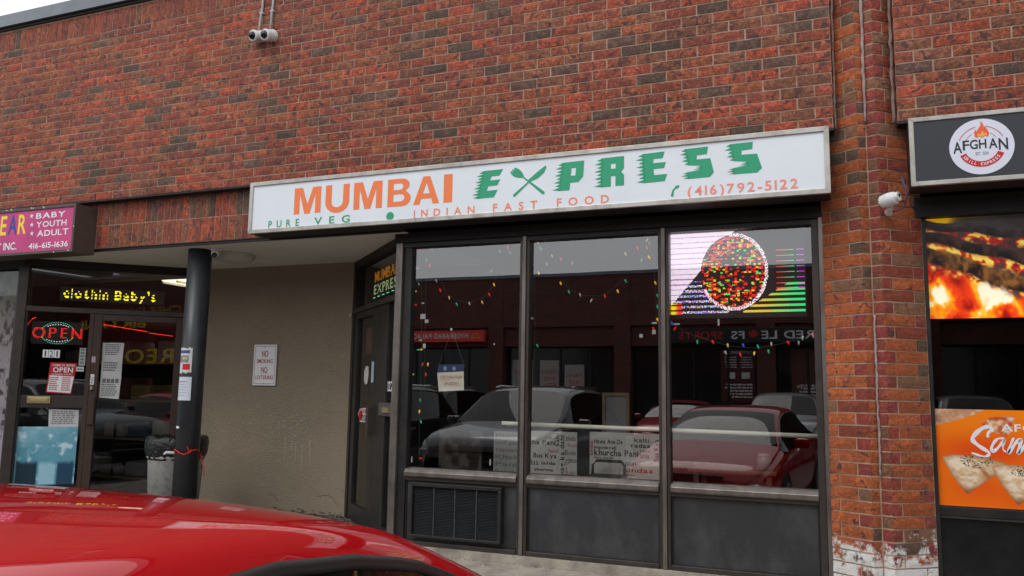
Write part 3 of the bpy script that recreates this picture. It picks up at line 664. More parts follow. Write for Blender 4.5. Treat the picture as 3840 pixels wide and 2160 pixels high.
for r0_, r1_, a0_, a1_ in ((.132, .136, 25, 78), (.132, .136, 102, 158), (.098, .101, 32, 58), (.098, .101, 122, 152)): mb = MB(); arc(mb, dc, dz, r0_, r1_, a0_, a1_, wd); mb.build('logo_arc', M_redfill, s3)
mb = MB(); s_ = 'GRILL EXPRESS'
for k, ch in enumerate(s_):
    if ch == ' ': continue
    a = math.radians(212 + 116 * (k + .3) / len(s_)); V, T, gw = GL[(ch, 'b')]; cu, cz = dc + .1165 * math.cos(a), dz + .1165 * math.sin(a); ro = a + math.pi / 2; b = len(mb.v); q = .026
    for x, y in V:
        x, y = (x - gw / 2) * q, (y - CAP / 2) * q; mb.pt(cu + x * math.cos(ro) - y * math.sin(ro), wd + .001, cz + x * math.sin(ro) + y * math.cos(ro))
    for t in T: mb.f.append([b + i for i in t])
mb.build('logo_motto', M_ltext, s3)
mb = MB(); tri(mb, [(8.634, -.205), (8.628, -.175), (8.640, -.150), (8.643, -.168), (8.652, -.150), (8.668, -.128), (8.668, -.098), (8.682, -.118), (8.687, -.142), (8.692, -.135), (8.708, -.165), (8.714, -.185), (8.706, -.208), (8.690, -.200), (8.672, -.212), (8.655, -.198), (8.645, -.210)][::-1], wd)
mb.build('logo_flame', mat('flame_orange', lin((.95, .38, .20)), .4), s3)
mb = MB(); tri(mb, [(8.645, -.206), (8.650, -.180), (8.665, -.188), (8.676, -.165), (8.690, -.186), (8.700, -.178), (8.702, -.200), (8.690, -.196), (8.672, -.208), (8.655, -.195)][::-1], wd + .0008)
mb.build('logo_flame_tip', mat('flame_yellow', lin((.98, .68, .22)), .4), s3)

# ------------------------------------------------------------------ grill shopfront at the right
gf = thing('shopfront', 'black framed grill shopfront at the right edge with picture panels in its window', 'shopfront', (9.3, .3, -3.24))
MB().box(8.10, 11.5, -.40, -.17, -.64, -.502).build('head', M_steel, gf)
MB().box(8.318, 8.362, -.34, -.225, -3.22, -.50).build('jamb', M_dframe, gf, bevel=.004)
p, rr = bead(8.316, -.216, -3.2, -.56, .009, 50, .003); MB().ring(p, rr, 6).build('sealant_bead', worn('dark_sealant', (.05, .05, .05), (.12, .12, .12), 20, .7), gf, smooth=True)
MB().box(8.362, 11.5, -.34, -.262, -2.660, -2.600).build('sill', M_dframe, gf, bevel=.003)
MB().box(8.362, 11.5, -.34, -.25, -2.672, -2.661).build('sill_nosing', M_bronze, gf)
MB().box(8.362, 11.5, -.34, -.272, -3.24, -2.673).build('lower_panel', M_blackpaint, gf)
MB().quad(8.362, 11.5, -2.6, -.64, -.275).build('glass_pane', M_glassd, gf)
def fire(U, V):
    U = U * 2.08
    n = fbm(U * 5, V * 6, 5, 3); n2 = fbm(U * 14 + n * 3, V * 14, 4, 9)
    c = mixc((.30, .30, .31), (.20, .16, .16), fbm(U * 3, V * 5, 3, 5) * 1.6 - .2)
    g1 = np.exp(-(((U - .13) / .13) ** 2 + ((V - .13) / .10) ** 2)); g2 = np.exp(-(((U - .45) / .18) ** 2 + ((V - .06) / .06) ** 2))
    c = mixc(c, (.98, .74, .10), (g1 + g2) * 2.2); c = mixc(c, (.42, .05, .03), np.clip(1 - V * 14, 0, 1) * .8)
    for v0, sl, wd_, ca, cb in ((.20, .12, .042, (.10, .08, .08), (.26, .20, .20)), (.30, .23, .050, (.06, .04, .04), (.28, .17, .14)), (.44, .33, .070, (.10, .05, .04), (.56, .36, .15))):
        ctr = v0 + sl * U + .012 * np.sin(U * 11 + v0 * 30); d = (V - ctr) / wd_
        gap = np.exp(-((d - 1.8) / 1.0) ** 2); em = fbm(U * 16, V * 26, 4, int(v0 * 100)); c = mixc(c, mixc((.72, .05, .03), (1, .46, .05), (em - .42) * 6), gap * np.clip((em - .26) * 7, 0, 1)); c = mixc(c, (1, .90, .40), gap * np.clip((em - .54) * 12, 0, 1))
        c = mixc(c, mixc(ca, cb, n2 * 2.2 - .6 - d * .35), np.clip((1.05 - np.abs(d) + (n2 - .5) * .5) * 5, 0, 1))
    low = np.clip(((V - (.45 + .31 * U)) / .078 - 1.0 + (n2 - .5) * 1.2) * 1.6, 0, 1); f = fbm(U * 4.5 + n, V * 4 + 1.5 * n, 5, 21)
    core = .17 * np.exp(-(((U - .42) / .30) ** 2 + ((V - .80) / .13) ** 2)); f = f + core
    fc = mixc((.50, .02, .01), (.95, .24, .01), (f - .32) * 7); fc = mixc(fc, (1, .66, .05), (f - .49) * 8); fc = mixc(fc, (1, .98, .85), (f - .63) * 12)
    return mixc(c, fc, low)
picture('fire_panel', F0, 8.364, 9.62, -1.340, -.512, -.268, 190, 120, fire, M_screen, gf)
def samosa(U, V):
    W_, Hh = 1.30, .638; x = U * W_; y = V * Hh          # metres from the top left corner
    c = mixc((.98, .52, .02), (.90, .30, .03), np.exp(-(((x - .30) / .30) ** 2 + ((y - .27) / .10) ** 2)) * .9 + V * .35)
    def inside(P_):
        r = np.ones_like(x, bool)
        for k in range(len(P_)):
            ax, ay = P_[k]; bx, by = P_[(k + 1) % len(P_)]; r &= ((bx - ax) * (y - ay) - (by - ay) * (x - ax)) >= 0
        return r
    for sx, sy, sc_ in ((0, 0, 1), (.288, .052, 1), (.62, .0, 1), (.9, .1, 1)):
        sh = np.exp(-(((x - .23 - sx) / .16) ** 2 + ((y - .50 - sy) / .10) ** 2)); c = mixc(c, (.86, .26, .06), sh * .5)
        P_ = [(.034 + sx, .320 + sy), (.105 + sx, .300 + sy), (.28 + sx, .305 + sy), (.407 + sx, .345 + sy), (.37 + sx, .405 + sy), (.175 + sx, .560 + sy), (.10 + sx, .455 + sy)]
        n = fbm(x * 40, y * 60, 4, 4); d = mixc((.93, .87, .78), (.80, .62, .42), n * 1.8 - .5 + (x - sx - .2) * 1.2); d = mixc(d, (.66, .42, .26), np.exp(-(((x - .275 - sx) - (y - .40 - sy) * .7) / .018) ** 2) * np.exp(-((y - .42 - sy) / .045) ** 2))
        dist = np.full_like(x, 9.)
        for k in range(len(P_)):
            ax, ay = P_[k]; bx, by = P_[(k + 1) % len(P_)]; dist = np.minimum(dist, np.abs((bx - ax) * (y - ay) - (by - ay) * (x - ax)) / math.hypot(bx - ax, by - ay))
        d = mixc(d, (.62, .40, .22), np.exp(-dist / .016) * .85); d = mixc(d, (1, .96, .88), np.exp(-(((x - sx - .15) / .07) ** 2 + ((y - sy - .36) / .035) ** 2)) * .6)
        d = mixc(d, (.50, .28, .14), np.clip(((y - sy) - .50) * 16, 0, .7)); seeds = (fbm(x * 170, y * 170, 2, 8) > .60) & ((((x - sx - .24) / .10) ** 2 + ((y - sy - .335) / .05) ** 2) < 1); d[seeds] = (.10, .10, .11)
        c = np.where(inside(P_)[..., None], d, c)
    P_ = [(.0, .0), (.30, .0), (.23, .04), (.0, .115)]; c = np.where(inside(P_)[..., None], mixc((.90, .74, .60), (.66, .44, .32), fbm(x * 30, y * 40, 4, 2) * 1.6 - .4), c)
    P_ = [(.278, .095), (.33, .05), (.475, .037), (.455, .13), (.42, .175), (.36, .15)]; c = np.where(inside(P_)[..., None], mixc((.93, .84, .72), (.75, .30, .12), fbm(x * 36, y * 36, 3, 6) * 2 - .5), c)
    return c
sm = picture('samosa_panel', F0, 8.358, 9.658, -2.592, -1.954, -.266, 330, 162, samosa, M_print, gf)
mb = MB(); text(mb, 'AFG', 8.750, 8.935, -2.092, -2.046, -.2645, 'b'); text(mb, 'HAN', 8.95, 9.16, -2.092, -2.046, -.2645, 'b'); mb.build('poster_heading', M_ltext, gf)
def stroke(mb, pts, r, w):
    P_ = []
    for k in range(len(pts) - 1):                       # Catmull-Rom through the points
        p0 = pts[max(k - 1, 0)]; p1 = pts[k]; p2 = pts[k + 1]; p3 = pts[min(k + 2, len(pts) - 1)]
        for q in range(6):
            t = q / 6; P_.append(tuple(.5 * (2 * p1[i] + (p2[i] - p0[i]) * t + (2 * p0[i] - 5 * p1[i] + 4 * p2[i] - p3[i]) * t * t + (3 * p1[i] - p0[i] - 3 * p2[i] + p3[i]) * t ** 3) for i in (0, 1)))
    P_.append(pts[-1]); n = len(P_); L_ = []
    for k, p in enumerate(P_):
        a = P_[max(k - 1, 0)]; b = P_[min(k + 1, n - 1)]; d = math.hypot(b[0] - a[0], b[1] - a[1]) or 1; rr_ = r * (.45 + .55 * math.sin(math.pi * min(1, k / n * 1.1 + .08)) + .15 * math.sin(k))
        L_.append((p[0] - (b[1] - a[1]) / d * rr_, p[1] + (b[0] - a[0]) / d * rr_, p[0] + (b[1] - a[1]) / d * rr_, p[1] - (b[0] - a[0]) / d * rr_))
    for k in range(n - 1):
        A, B = L_[k], L_[k + 1]; i = [mb.pt(A[0], w, A[1]), mb.pt(A[2], w, A[3]), mb.pt(B[2], w, B[3]), mb.pt(B[0], w, B[1])]; mb.f.append(i)
mb = MB()
def PX(x, y): return (8.359 + (x - 130) / 1370, -1.953 - (y - 110) / 1200)
stroke(mb, [PX(*p) for p in ((600, 285), (570, 245), (500, 270), (435, 340), (470, 390), (560, 450), (520, 480), (420, 455))], .013, -.2645)
stroke(mb, [PX(*p) for p in ((560, 330), (560, 300), (600, 255))], .009, -.2641)
stroke(mb, [PX(*p) for p in ((690, 335), (630, 340), (585, 400), (590, 440), (640, 400), (690, 340), (670, 410), (695, 440))], .009, -.2637)
stroke(mb, [PX(*p) for p in ((760, 325), (725, 400), (712, 450), (770, 370), (815, 335), (800, 400), (790, 450), (850, 370), (890, 335), (880, 400), (870, 450), (900, 440))], .010, -.2633)
stroke(mb, [PX(*p) for p in ((990, 335), (940, 345), (920, 400), (950, 440), (995, 400), (990, 345))], .009, -.2629)
mb.build('poster_script', M_ltext, gf)

# ------------------------------------------------------------------ entrance 122 (right side of the recess)
D2 = Fr(2.94, 1.44, 4.2 - 2.94, .22 - 1.44)
e2 = thing('entrance_door', 'narrow dark glazed door numbered 122 beside the stucco wall, seen edge-on', 'door', (3.55, .83, -3.2))
T2 = 1.70
MB(D2).box(0.0, T2, -.10, .0, -.60, -.521).build('head', M_steel, e2)
MB(D2).box(0.0, .095, -.10, .01, -3.2, -.60).build('door_frame', M_dframe, e2, bevel=.004)
MB(D2).box(.095, T2, -.10, .012, -1.092, -1.040).build('transom_bar', M_bronze, e2, bevel=.004)
MB(D2).quad(.095, T2, -1.04, -.60, -.045).build('transom_glass', M_glassd, e2)
dl = MB(D2).box(.10, .245, -.06, -.002, -3.19, -1.095).box(.865, 1.02, -.06, -.002, -3.19, -1.095).box(.245, .865, -.06, -.002, -3.19, -3.04).box(.245, .865, -.06, -.002, -1.16, -1.095).build('door_leaf', M_dframe, e2, bevel=.003)
MB(D2).quad(.24, .87, -3.045, -1.155, -.03).build('door_glass', M_glassd, e2)
MB(D2).box(1.02, 1.40, -.09, -.004, -3.19, -1.095).build('door_post', M_dframe, e2, bevel=.004)
MB(D2).quad(1.40, 1.67, -3.10, -1.092, -.03).build('side_glass', M_glassd, e2)
MB(D2).box(1.40, 1.67, -.06, .0, -3.19, -3.10).build('side_rail', M_dframe, e2)
MB(D2).box(.90, .985, .03, .045, -2.325, -2.040).box(.90, .985, -.002, .03, -2.075, -2.055).box(.90, .985, -.002, .03, -2.305, -2.285).build('pull_handle', M_brownframe, e2, bevel=.003)
MB(D2).box(1.24, 1.67, -.02, .012, -2.120, -2.004).build('mail_plate', mat('plate_grey', (.12, .10, .11), .35, .3), e2)
MB(D2).box(1.42, 1.62, .012, .03, -2.09, -2.045).build('mail_flap', mat('tarnished_brass', (.40, .33, .18), .4, .5), e2)
mb = MB(D2); text(mb, '122', 1.40, 1.56, -1.898, -1.812, -.025, 'b'); mb.build('door_number', M_ltext, e2)
MB(D2).poly([(.50, -1.80), (.56, -1.84), (.64, -1.83), (.68, -1.74), (.66, -1.66), (.56, -1.655), (.50, -1.70)], -.026).build('torn_sticker', M_paper, e2)
MB(D2).quad(.885, .975, -1.82, -1.62, .0).build('payment_sticker', mat('pale_blue_print', (.35, .50, .58), .5), e2)
stk = MB(D2).poly([(.30, -2.14), (.38, -2.085), (.55, -2.07), (.72, -2.075), (.735, -2.21), (.40, -2.215)], -.026).build('food_sticker', M_paper, e2)
mb = MB(D2); mb.poly([(.32, -2.145), (.40, -2.095), (.50, -2.11), (.48, -2.19), (.38, -2.20)], -.0245); text(mb, 'FOODS', .45, .70, -2.12, -2.085, -.0245, 'b'); mb.build('sticker_red', M_redtext, e2)
mb = MB(D2); text(mb, 'FOODS', .44, .72, -2.20, -2.14, -.0245, 'b'); mb.build('sticker_black', M_blacktext, e2)
picture('inside_poster', D2, .50, .84, -1.53, -1.27, -.034, 12, 12, lambda U, V: mixc((.42, .36, .30), (.36, .18, .14), fbm(U * 4, V * 4, 2, 4)), M_print, e2)
MB(D2).lathe(.04, .03, [(.018, -1.12), (.018, -1.085)], 10).build('pivot_cap', M_alu, e2)
# LED sign in the transom
l2 = thing('led_sign', 'small slanted LED sign over door 122 with orange word above green word', 'led sign', (3.9, .6, -.97))
MB(D2).box(.58, 1.69, -.09, -.066, -.975, -.70).build('led_board', M_blackp, l2)
def led_text(fr, s, u0, u1, z0, z1, w, rows, cols, m, t, name, skip=(), fill=.62, style='b', gap=.12, fx=1):
    G_ = sample_text(s, rows, cols, style, gap); mb = MB(fr); du = (u1 - u0) / cols; dz_ = (z1 - z0) / rows
    for j in range(rows):
        if j in skip: continue
        for i in range(cols):
            if G_[j, i]: mb.quad(u0 + du * i, u0 + du * (i + (fill if fx else 1.0)), z1 - dz_ * (j + fill), z1 - dz_ * j, w)
    mb.build(name, m, t, kind='stuff')
led_text(D2, 'MUMBAI', .64, 1.42, -.845, -.705, -.064, 16, 44, M_ledo, l2, 'orange_leds', fill=.5)
led_text(D2, 'EXPRES', .62, 1.44, -.965, -.835, -.064, 16, 44, mat('led_yellowgreen', (0, 0, 0), .5, emis=(.75, 1, .45), es=1.3), l2, 'green_leds', fill=.5)
mb = MB(D2)
for k in range(6): mb.quad(.60 + k * .17, .68 + k * .17, -.972, -.966, -.063)
mb.build('border_leds', M_ledg, l2, kind='stuff')

# ------------------------------------------------------------------ entrance 121 (left, diagonal)
D1 = Fr(-.448, .186, .93 + .448, 1.42 - .186)
e1 = thing('entrance_door', 'diagonal glazed clothing shop entrance numbered 121 with brown frame behind the black pole', 'door', (.2, .8, -3.2))
MB(D1).box(-.02, 1.82, -.10, .02, -.60, -.521).build('head', M_steel, e1)
MB(D1).box(-.06, .030, -.10, .02, -3.2, -.60).build('left_post', M_bronze, e1, bevel=.004)
MB(D1).box(.030, 1.82, -.10, .01, -1.098, -1.040).build('transom_bar', M_bronze, e1, bevel=.004)
MB(D1).quad(.03, 1.80, -1.04, -.60, -.05).build('transom_glass', M_glassd, e1)
MB(D1).quad(.05, .67, -2.01, -1.10, -.04).build('upper_glass', M_glassd, e1)
MB(D1).quad(.05, .67, -3.10, -2.14, -.04).build('lower_glass', M_glassd, e1)
MB(D1).box(.030, .052, -.08, .0, -3.2, -1.098).build('side_stile', M_dframe, e1)
mr_ = MB(D1).box(.052, .66, -.07, -.005, -2.140, -2.008).build('mail_rail', M_bronze, e1, bevel=.003)
MB(D1).box(.118, .340, -.005, .010, -2.094, -2.022).build('mail_slot', M_brass, mr_, bevel=.005); MB(D1).box(.150, .312, .010, .0155, -2.074, -2.040).build('mail_flap', mat('brass_flap', (.62, .52, .28), .35, .8), mr_, bevel=.003)
MB(D1).box(.66, .705, -.09, .0, -3.2, -1.098).build('middle_post', M_brownframe, e1, bevel=.003)
dd = MB(D1).box(.708, .790, -.06, .012, -3.19, -1.102).box(1.555, 1.64, -.06, .012, -3.19, -1.102).box(.790, 1.555, -.06, .012, -1.17, -1.102).box(.790, 1.555, -.06, .012, -3.19, -3.10).build('door_leaf', M_brownframe, e1, bevel=.004)
MB(D1).box(1.64, 1.82, -.10, .0, -3.2, -1.098).build('right_post', M_brownframe, e1)
MB(D1).quad(.785, 1.56, -3.105, -1.165, -.025).build('door_glass', M_glassd, e1)
MB(D1).box(.722, .782, .012, .055, -2.320, -2.004).build('pull_handle', M_brownframe, e1, bevel=.006)
MB(D1).lathe(.735, .02, [(.016, -1.94), (.016, -1.90)], 12).build('lock_cylinder', M_alu, e1)
pl_ = MB(D1).quad(.715, .752, -1.885, -1.770, .0135).build('push_label', M_ltext, e1); mb = MB(D1); text(mb, 'PULL', .724, .742, -1.870, -1.795, .0145, 'b', rot=1); mb.build('label_lettering', M_blacktext, e1)
MB(D1).quad(.712, .750, -1.64, -1.575, .0135).build('pink_sticker', mat('pink_sticker', (.55, .38, .48), .6), e1)
for k in range(3): MB(D1).quad(.222 + k * .057, .2745 + k * .057, -1.597, -1.512, -.036).build('number_tile', M_ltext, e1)
mb = MB(D1)
for k, ch in enumerate('121'): text(mb, ch, .232 + k * .057 + (.009 if ch == '1' else 0), .264 + k * .057 - (.010 if ch == '1' else 0), -1.588, -1.522, -.034, 'r')
mb.build('door_number', M_blacktext, e1)
hb = MB(D1).poly([(.283, -1.978), (.530, -1.994), (.566, -1.654), (.305, -1.648)], -.036).build('hours_board', M_redtext, e1)
MB(D1).poly([(.296, -1.965), (.524, -1.980), (.545, -1.800), (.309, -1.790)], -.0345).build('hours_table', M_ltext, e1)
mb = MB(D1); text(mb, "COME IN WE'RE", .325, .545, -1.690, -1.668, -.0345, 'b'); text(mb, 'OPEN', .335, .530, -1.755, -1.703, -.0345, 'b'); text(mb, 'BUSINESS HOURS', .330, .530, -1.785, -1.770, -.0345, 'r'); mb.build('hours_lettering', M_ltext, e1)
mb = MB(D1); lines(mb, .310, .400, -1.958, -1.808, -.033, 7, .5); lines(mb, .430, .520, -1.965, -1.808, -.033, 7, .5, .1); mb.build('hours_print', M_redtext, e1)
n1 = MB(D1).poly([(.812, -2.025), (1.010, -2.040), (1.020, -1.800), (1.018, -1.600), (1.023, -1.412), (.806, -1.417), (.812, -1.65)], -.021).build('price_notice', M_paper, e1)
mb = MB(D1); lines(mb, .835, .995, -1.56, -1.43, -.0195, 6, .5); lines(mb, .83, .98, -1.74, -1.63, -.0195, 4, .6, .15); lines(mb, .83, .985, -2.015, -1.875, -.0195, 6, .5, .15)
for k in range(4): mb.quad(.832 + k * .043, .866 + k * .043, -1.862, -1.815, -.0195)
mb.build('notice_print', M_greytext, e1)
MB(D1).poly([(.339, -2.351), (.628, -2.372), (.621, -2.166), (.331, -2.155)], -.034).build('shop_notice', M_paper, e1)
mb = MB(D1); lines(mb, .365, .60, -2.325, -2.18, -.0325, 7, .5, .2); mb.build('shop_notice_print', M_greytext, e1)
MB(D1).quad(.580, .643, -1.678, -1.482, -.036).build('payment_strip', mat('strip_grey', (.36, .42, .42), .5), e1); mb = MB(D1)
for k in range(5): mb.quad(.592, .628, -1.51 - k * .036, -1.492 - k * .036, -.0345)
mb.build('strip_marks', M_greytext, e1)
MB(D1).quad(.561, .636, -1.742, -1.690, -.036).build('pay_sticker', M_paper, e1)
mb = MB(D1); text(mb, 'Pay', .595, .630, -1.728, -1.704, -.0345, 'b'); mb.prism([(.581 + .008 * math.cos(t), -1.716 + .009 * math.sin(t)) for t in [k * .7 for k in range(9)]], -.035, -.0345).build('sticker_print', M_blacktext, e1)
def bluep(U, V):
    c = mixc((.55, .74, .80), (.28, .55, .64), V * .6 + fbm(U * 4, V * 5, 3, 2) - .3); c = mixc(c, (.78, .88, .92), (fbm(U * 9, V * 9, 3, 12) - .62) * 6)
    r1 = .52 + .15 * fbm(U * 5, V * 0, 3, 7); c = mixc(c, (.14, .22, .28), (V - r1) * 16 * (np.abs(U - .2) < .17)); r2 = .55 + .12 * fbm(U * 6 + 5, V * 0, 3, 8)
    c = mixc(c, (.62, .80, .86), (V - r2) * 16 * (np.abs(U - .53) < .14)); c = mixc(c, (.16, .30, .40), (V - r1 - .03) * 16 * (np.abs(U - .84) < .14)); return c
picture('blue_poster', D1, .052, .628, -2.960, -2.345, -.032, 60, 60, bluep, M_print, e1)
# LED OPEN sign, ticker and light borders
lo = thing('led_sign', 'red dotted OPEN sign inside green and white dotted oval above number 121', 'led sign', (-.2, .45, -1.45))
MB(D1).box(.09, .60, -.075, -.065, -1.45, -1.20).build('led_board', M_blackp, lo)
def dot(mb, u, z, r, w): mb.poly([(u + r * math.cos(a), z + r * math.sin(a)) for a in (.5, 1.7, 2.9, 4.1, 5.3)], w)
G_ = sample_text('OPEN', 13, 46, 'b', .22); mb = MB(D1)
for j in range(13):
    for i in range(46):
        if G_[j, i]: dot(mb, .104 + .478 * i / 45, -1.262 - .150 * j / 12, .0034, -.062)
mb.build('red_dots', M_ledr, lo, kind='stuff')
mb = MB(D1); mw = MB(D1)
for sgn in (1, -1):
    for k in range(17):
        a = math.radians(25 + 130 * k / 16); dot(mb, .345 + .165 * math.cos(a), -1.325 + sgn * .118 * math.sin(a), .0040, -.062)
    for k in range(9):
        a = math.radians(50 + 80 * k / 8); dot(mw, .345 + .155 * math.cos(a), -1.325 + sgn * .095 * math.sin(a), .0048, -.062)
mb.build('green_dots', M_ledg, lo, kind='stuff'); mw.build('white_dots', mat('led_white', (0, 0, 0), .5, emis=(.8, .9, 1), es=1.8), lo, kind='stuff')
lt = thing('led_sign', 'yellow scrolling LED text in the transom above entrance 121', 'led sign', (.2, .8, -.94))
MB(D1).box(.33, 1.40, -.100, -.084, -.958, -.80).build('led_board', M_blackp, lt)
G_ = sample_text("clothin Baby's", 12, 84, 'b', .16); mb = MB(D1)
for j in range(12):
    if j in (4, 7): continue
    i = 0
    while i < 84:
        if G_[j, i]:
            k = i
            while k < 84 and G_[j, k]: k += 1
            mb.quad(.365 + .945 * i / 84, .365 + .945 * (k - .2) / 84, -.812 - .140 * (j + .85) / 12, -.812 - .140 * j / 12, -.082); i = k
        i += 1
mb.build('yellow_leds', M_ledy, lt, kind='stuff')
lb = thing('light_strip', 'thin red LED strip light lining the glass of entrance 121', 'light strip', (.3, .9, -1.25))
mb = MB(D1)
for k in range(60): t = k / 59; dot(mb, .80 + .45 * t, -1.212 - .062 * t, .0035, -.05)
for k in range(30): t = k / 29; dot(mb, 1.27 + .25 * t, -1.288 - .026 * t, .0035, -.05)
for k in range(14): t = k / 13; dot(mb, .04 + .05 * t * t, -1.31 + .13 * t, .003, -.05)
for k in range(8): dot(mb, .09 + .03 * k / 7, -1.176 + .012 * k / 7, .003, -.05)
mb.build('red_dots', M_ledr, lb, kind='stuff')

# left-most window of the clothing shop
fw_ = thing('rendered_wall', 'plain rendered wall left of the clothing shop window', 'wall', (-4.8, .3, -3.24))
MB().box(-6.5, -3.0, -.35, -.2, -3.24, -.5).build('wall_face', M_stucco, fw_)
lw = thing('shopfront', 'bronze framed window at the far left filled by a pale blurred tree print', 'shopfront', (-1.2, .25, -3.2))
MB().box(-.545, -.475, -.30, -.195, -3.19, -.60).build('jamb', M_bronze, lw, bevel=.004); MB().box(-.610, -.547, -.30, -.215, -3.19, -.60).build('jamb', M_dframe, lw, bevel=.004)
MB().box(-6.5, -.47, -.32, -.19, -.62, -.50).build('head', M_steel, lw); MB().box(-3.0, -.61, -.30, -.21, -3.24, -3.12).build('bottom_rail', M_dframe, lw)
MB().quad(-3.0, -.60, -3.12, -.62, -.25).build('glass_pane', glass_mat('clear_glass', 1.5, (.96, .96, .96)), lw)
def treep(U, V):  # pale reflection in the pane, painted as a sheet behind the glass
    n = fbm(U * 30, V * 26, 5, 3); c = mixc((.45, .44, .40), (.62, .58, .62), V * 1.4 + n * .5 - .2); c = mixc(c, (.30, .33, .26), (.30 - V) * 3 * n * 2)
    return mixc(c, (.22, .17, .20), (fbm(U * 44, V * 40, 4, 17) - .55) * 8)
picture('tree_reflection', F0, -3.0, -.62, -3.1, -.64, -.2535, 150, 120, treep, M_print, lw)

# shop interior bits seen through the 121 glass
sh = thing('shelf_unit', 'dim shelves of folded clothes in bags behind the right door of entrance 121', 'shelf', (-1.2, 2.5, -3.2))
for k in range(5): MB().box(-2.3, -.1, -2.75, -2.2, -3.1 + k * .5, -3.07 + k * .5).build('shelf', M_wood, sh)
for u in (-2.3, -1.2, -.13): MB().box(u, u + .03, -2.75, -2.2, -3.2, -1.0).build('upright', M_blackp, sh)
cl = ((.30, .25, .18), (.45, .34, .12), (.10, .14, .22), (.36, .36, .35), (.30, .09, .08), (.60, .58, .52))
cm = [mat('clothes_%s' % n, c, .9) for n, c in zip(('tan', 'mustard', 'navy', 'grey', 'maroon', 'cream'), cl)]
nm_ = ('tan', 'mustard', 'navy', 'grey', 'maroon', 'cream'); sh_ = ('lowest', 'second', 'third', 'fourth')
for k in range(20):
    r_ = k % 4; q_ = (k * 5 + k // 4) % 6; u = -2.25 + .42 * (k // 4); o = MB().box(u, u + .33, -2.70, -2.22, -3.065 + r_ * .5, -3.065 + r_ * .5 + random.uniform(.10, .3)).build('folded_clothes', cm[q_], bevel=.03)
    tag(o, 'folded %s clothes on the %s shelf behind entrance 121, number %s from the left' % (nm_[q_], sh_[r_], ('one', 'two', 'three', 'four', 'five')[k // 4]), 'clothes', 'folded clothes on the shop shelves')
cl_ = thing('ceiling_light', 'cream lit ceiling light panel seen through the transom of entrance 121', 'ceiling light', (.1, 3.2, -.55))
MB().box(-.55, .70, -3.6, -2.2, -.50, -.46).build('light_panel', M_tube, cl_)
for k in range(5): MB().box(-.55 + .25 * k, -.53 + .25 * k, -3.6, -2.2, -.53, -.501).build('baffle', M_cream, cl_)

# ------------------------------------------------------------------ pole, papers, bin, twine
po = thing('steel_pole', 'round black steel pole holding up the entrance soffit', 'pole', (1.84, .32, -3.205))
MB().lathe(1.84, -.32, [(.114, -3.205), (.114, -.522)], 40).build('shaft', M_pole, po, smooth=False)
for p_ in po.children[0].data.polygons: p_.use_smooth = len(p_.vertices) == 4
def onpole(a): return 1.84 + .1155 * math.cos(a), -.32 + .1155 * math.sin(a)
def poleq(t, name, m, a0, a1, z0, z1, r=.1155, jag=0):
    mb = MB(); n = 8
    for k in range(n):
        A0 = math.radians(a0 + (a1 - a0) * k / n); A1_ = math.radians(a0 + (a1 - a0) * (k + 1) / n); jj = [random.uniform(-jag, jag) for _ in range(2)]
        i = [mb.pt(1.84 + r * math.cos(A), -.32 + r * math.sin(A), z) for A, z in ((A0, z0 + jj[0]), (A1_, z0 + jj[0]), (A1_, z1 + jj[1]), (A0, z1 + jj[1]))]; mb.f.append(i)
    return mb.build(name, m, t)
# angles: w axis points to the camera side; facing direction about atan2 toward camera
fa = math.degrees(math.atan2(5.9565 + -.0 - .32, 7.74 - 1.84))
n1 = thing('paper_notice', 'torn blue, yellow and red clinic flyer on the black pole', 'flyer', (1.84, .2, -1.80))
poleq(n1, 'flyer_base', M_paper, fa + 8, fa + 88, -1.755, -1.515, .1160, .008)
poleq(n1, 'blue_band', mat('flyer_blue', (.05, .07, .25), .6), fa + 20, fa + 84, -1.565, -1.535, .1166)
poleq(n1, 'grey_picture', mat('flyer_grey', (.20, .22, .25), .6), fa + 24, fa + 84, -1.655, -1.585, .1166, .004)
poleq(n1, 'red_block', M_redfill, fa + 16, fa + 56, -1.725, -1.668, .1166)
poleq(n1, 'yellow_block', mat('flyer_yellow', (.5, .42, .15), .6), fa + 30, fa + 60, -1.625, -1.60, .1170)
n2 = thing('paper_notice', 'plain white typed notice taped to the black pole below the torn flyer', 'notice', (1.84, .2, -2.03))
poleq(n2, 'sheet', M_paperb, fa + 4, fa + 88, -2.022, -1.795, .1160)
for k in range(6): poleq(n2, 'print_line', M_greytext if k == 0 else mat('faint_print', (.36, .38, .44), .7), fa + 26 + 8 * (k % 2), fa + 80, -1.845 - k * .026, -1.838 - k * .026, .1166)
poleq(po, 'scratch', M_ltext, fa + 52, fa + 80, -2.29, -2.272, .1158, .006)
bn = thing('rubbish_bin', 'pale grey round bin lined with a black bag behind the black pole', 'bin', (1.42, .62, -3.205))
MB().lathe(1.42, -.62, [(.235, -3.205), (.268, -2.62), (.285, -2.60), (.285, -2.575), (.268, -2.57), (.25, -2.60), (.24, -3.1)], 40).build('bucket', M_bin, bn, smooth=True)
mb = MB(); rows = []
for r, z in ((.272, -2.62), (.300, -2.56), (.305, -2.47), (.295, -2.405), (.265, -2.395), (.25, -2.46), (.235, -2.62)):
    row = []
    for j in range(48):
        t = 2 * math.pi * j / 48; jr = r * (1 + .02 * math.sin(j * 2.3) + random.uniform(-.012, .012)); row.append(mb.pt(1.42 + jr * math.cos(t), -.62 + jr * math.sin(t), z + random.uniform(-.012, .012)))
    rows.append(row)
for A, B in zip(rows, rows[1:]):
    for j in range(48): mb.f.append([A[j], B[j], B[(j + 1) % 48], A[(j + 1) % 48]])
mb.build('bag', M_bag, bn, smooth=True)
MB().ring([(1.50, -.36, -2.565), (1.56, -.34, -2.54), (1.62, -.40, -2.545)], .014, 8).build('handle', M_white, bn)
tw = MB(); path = []
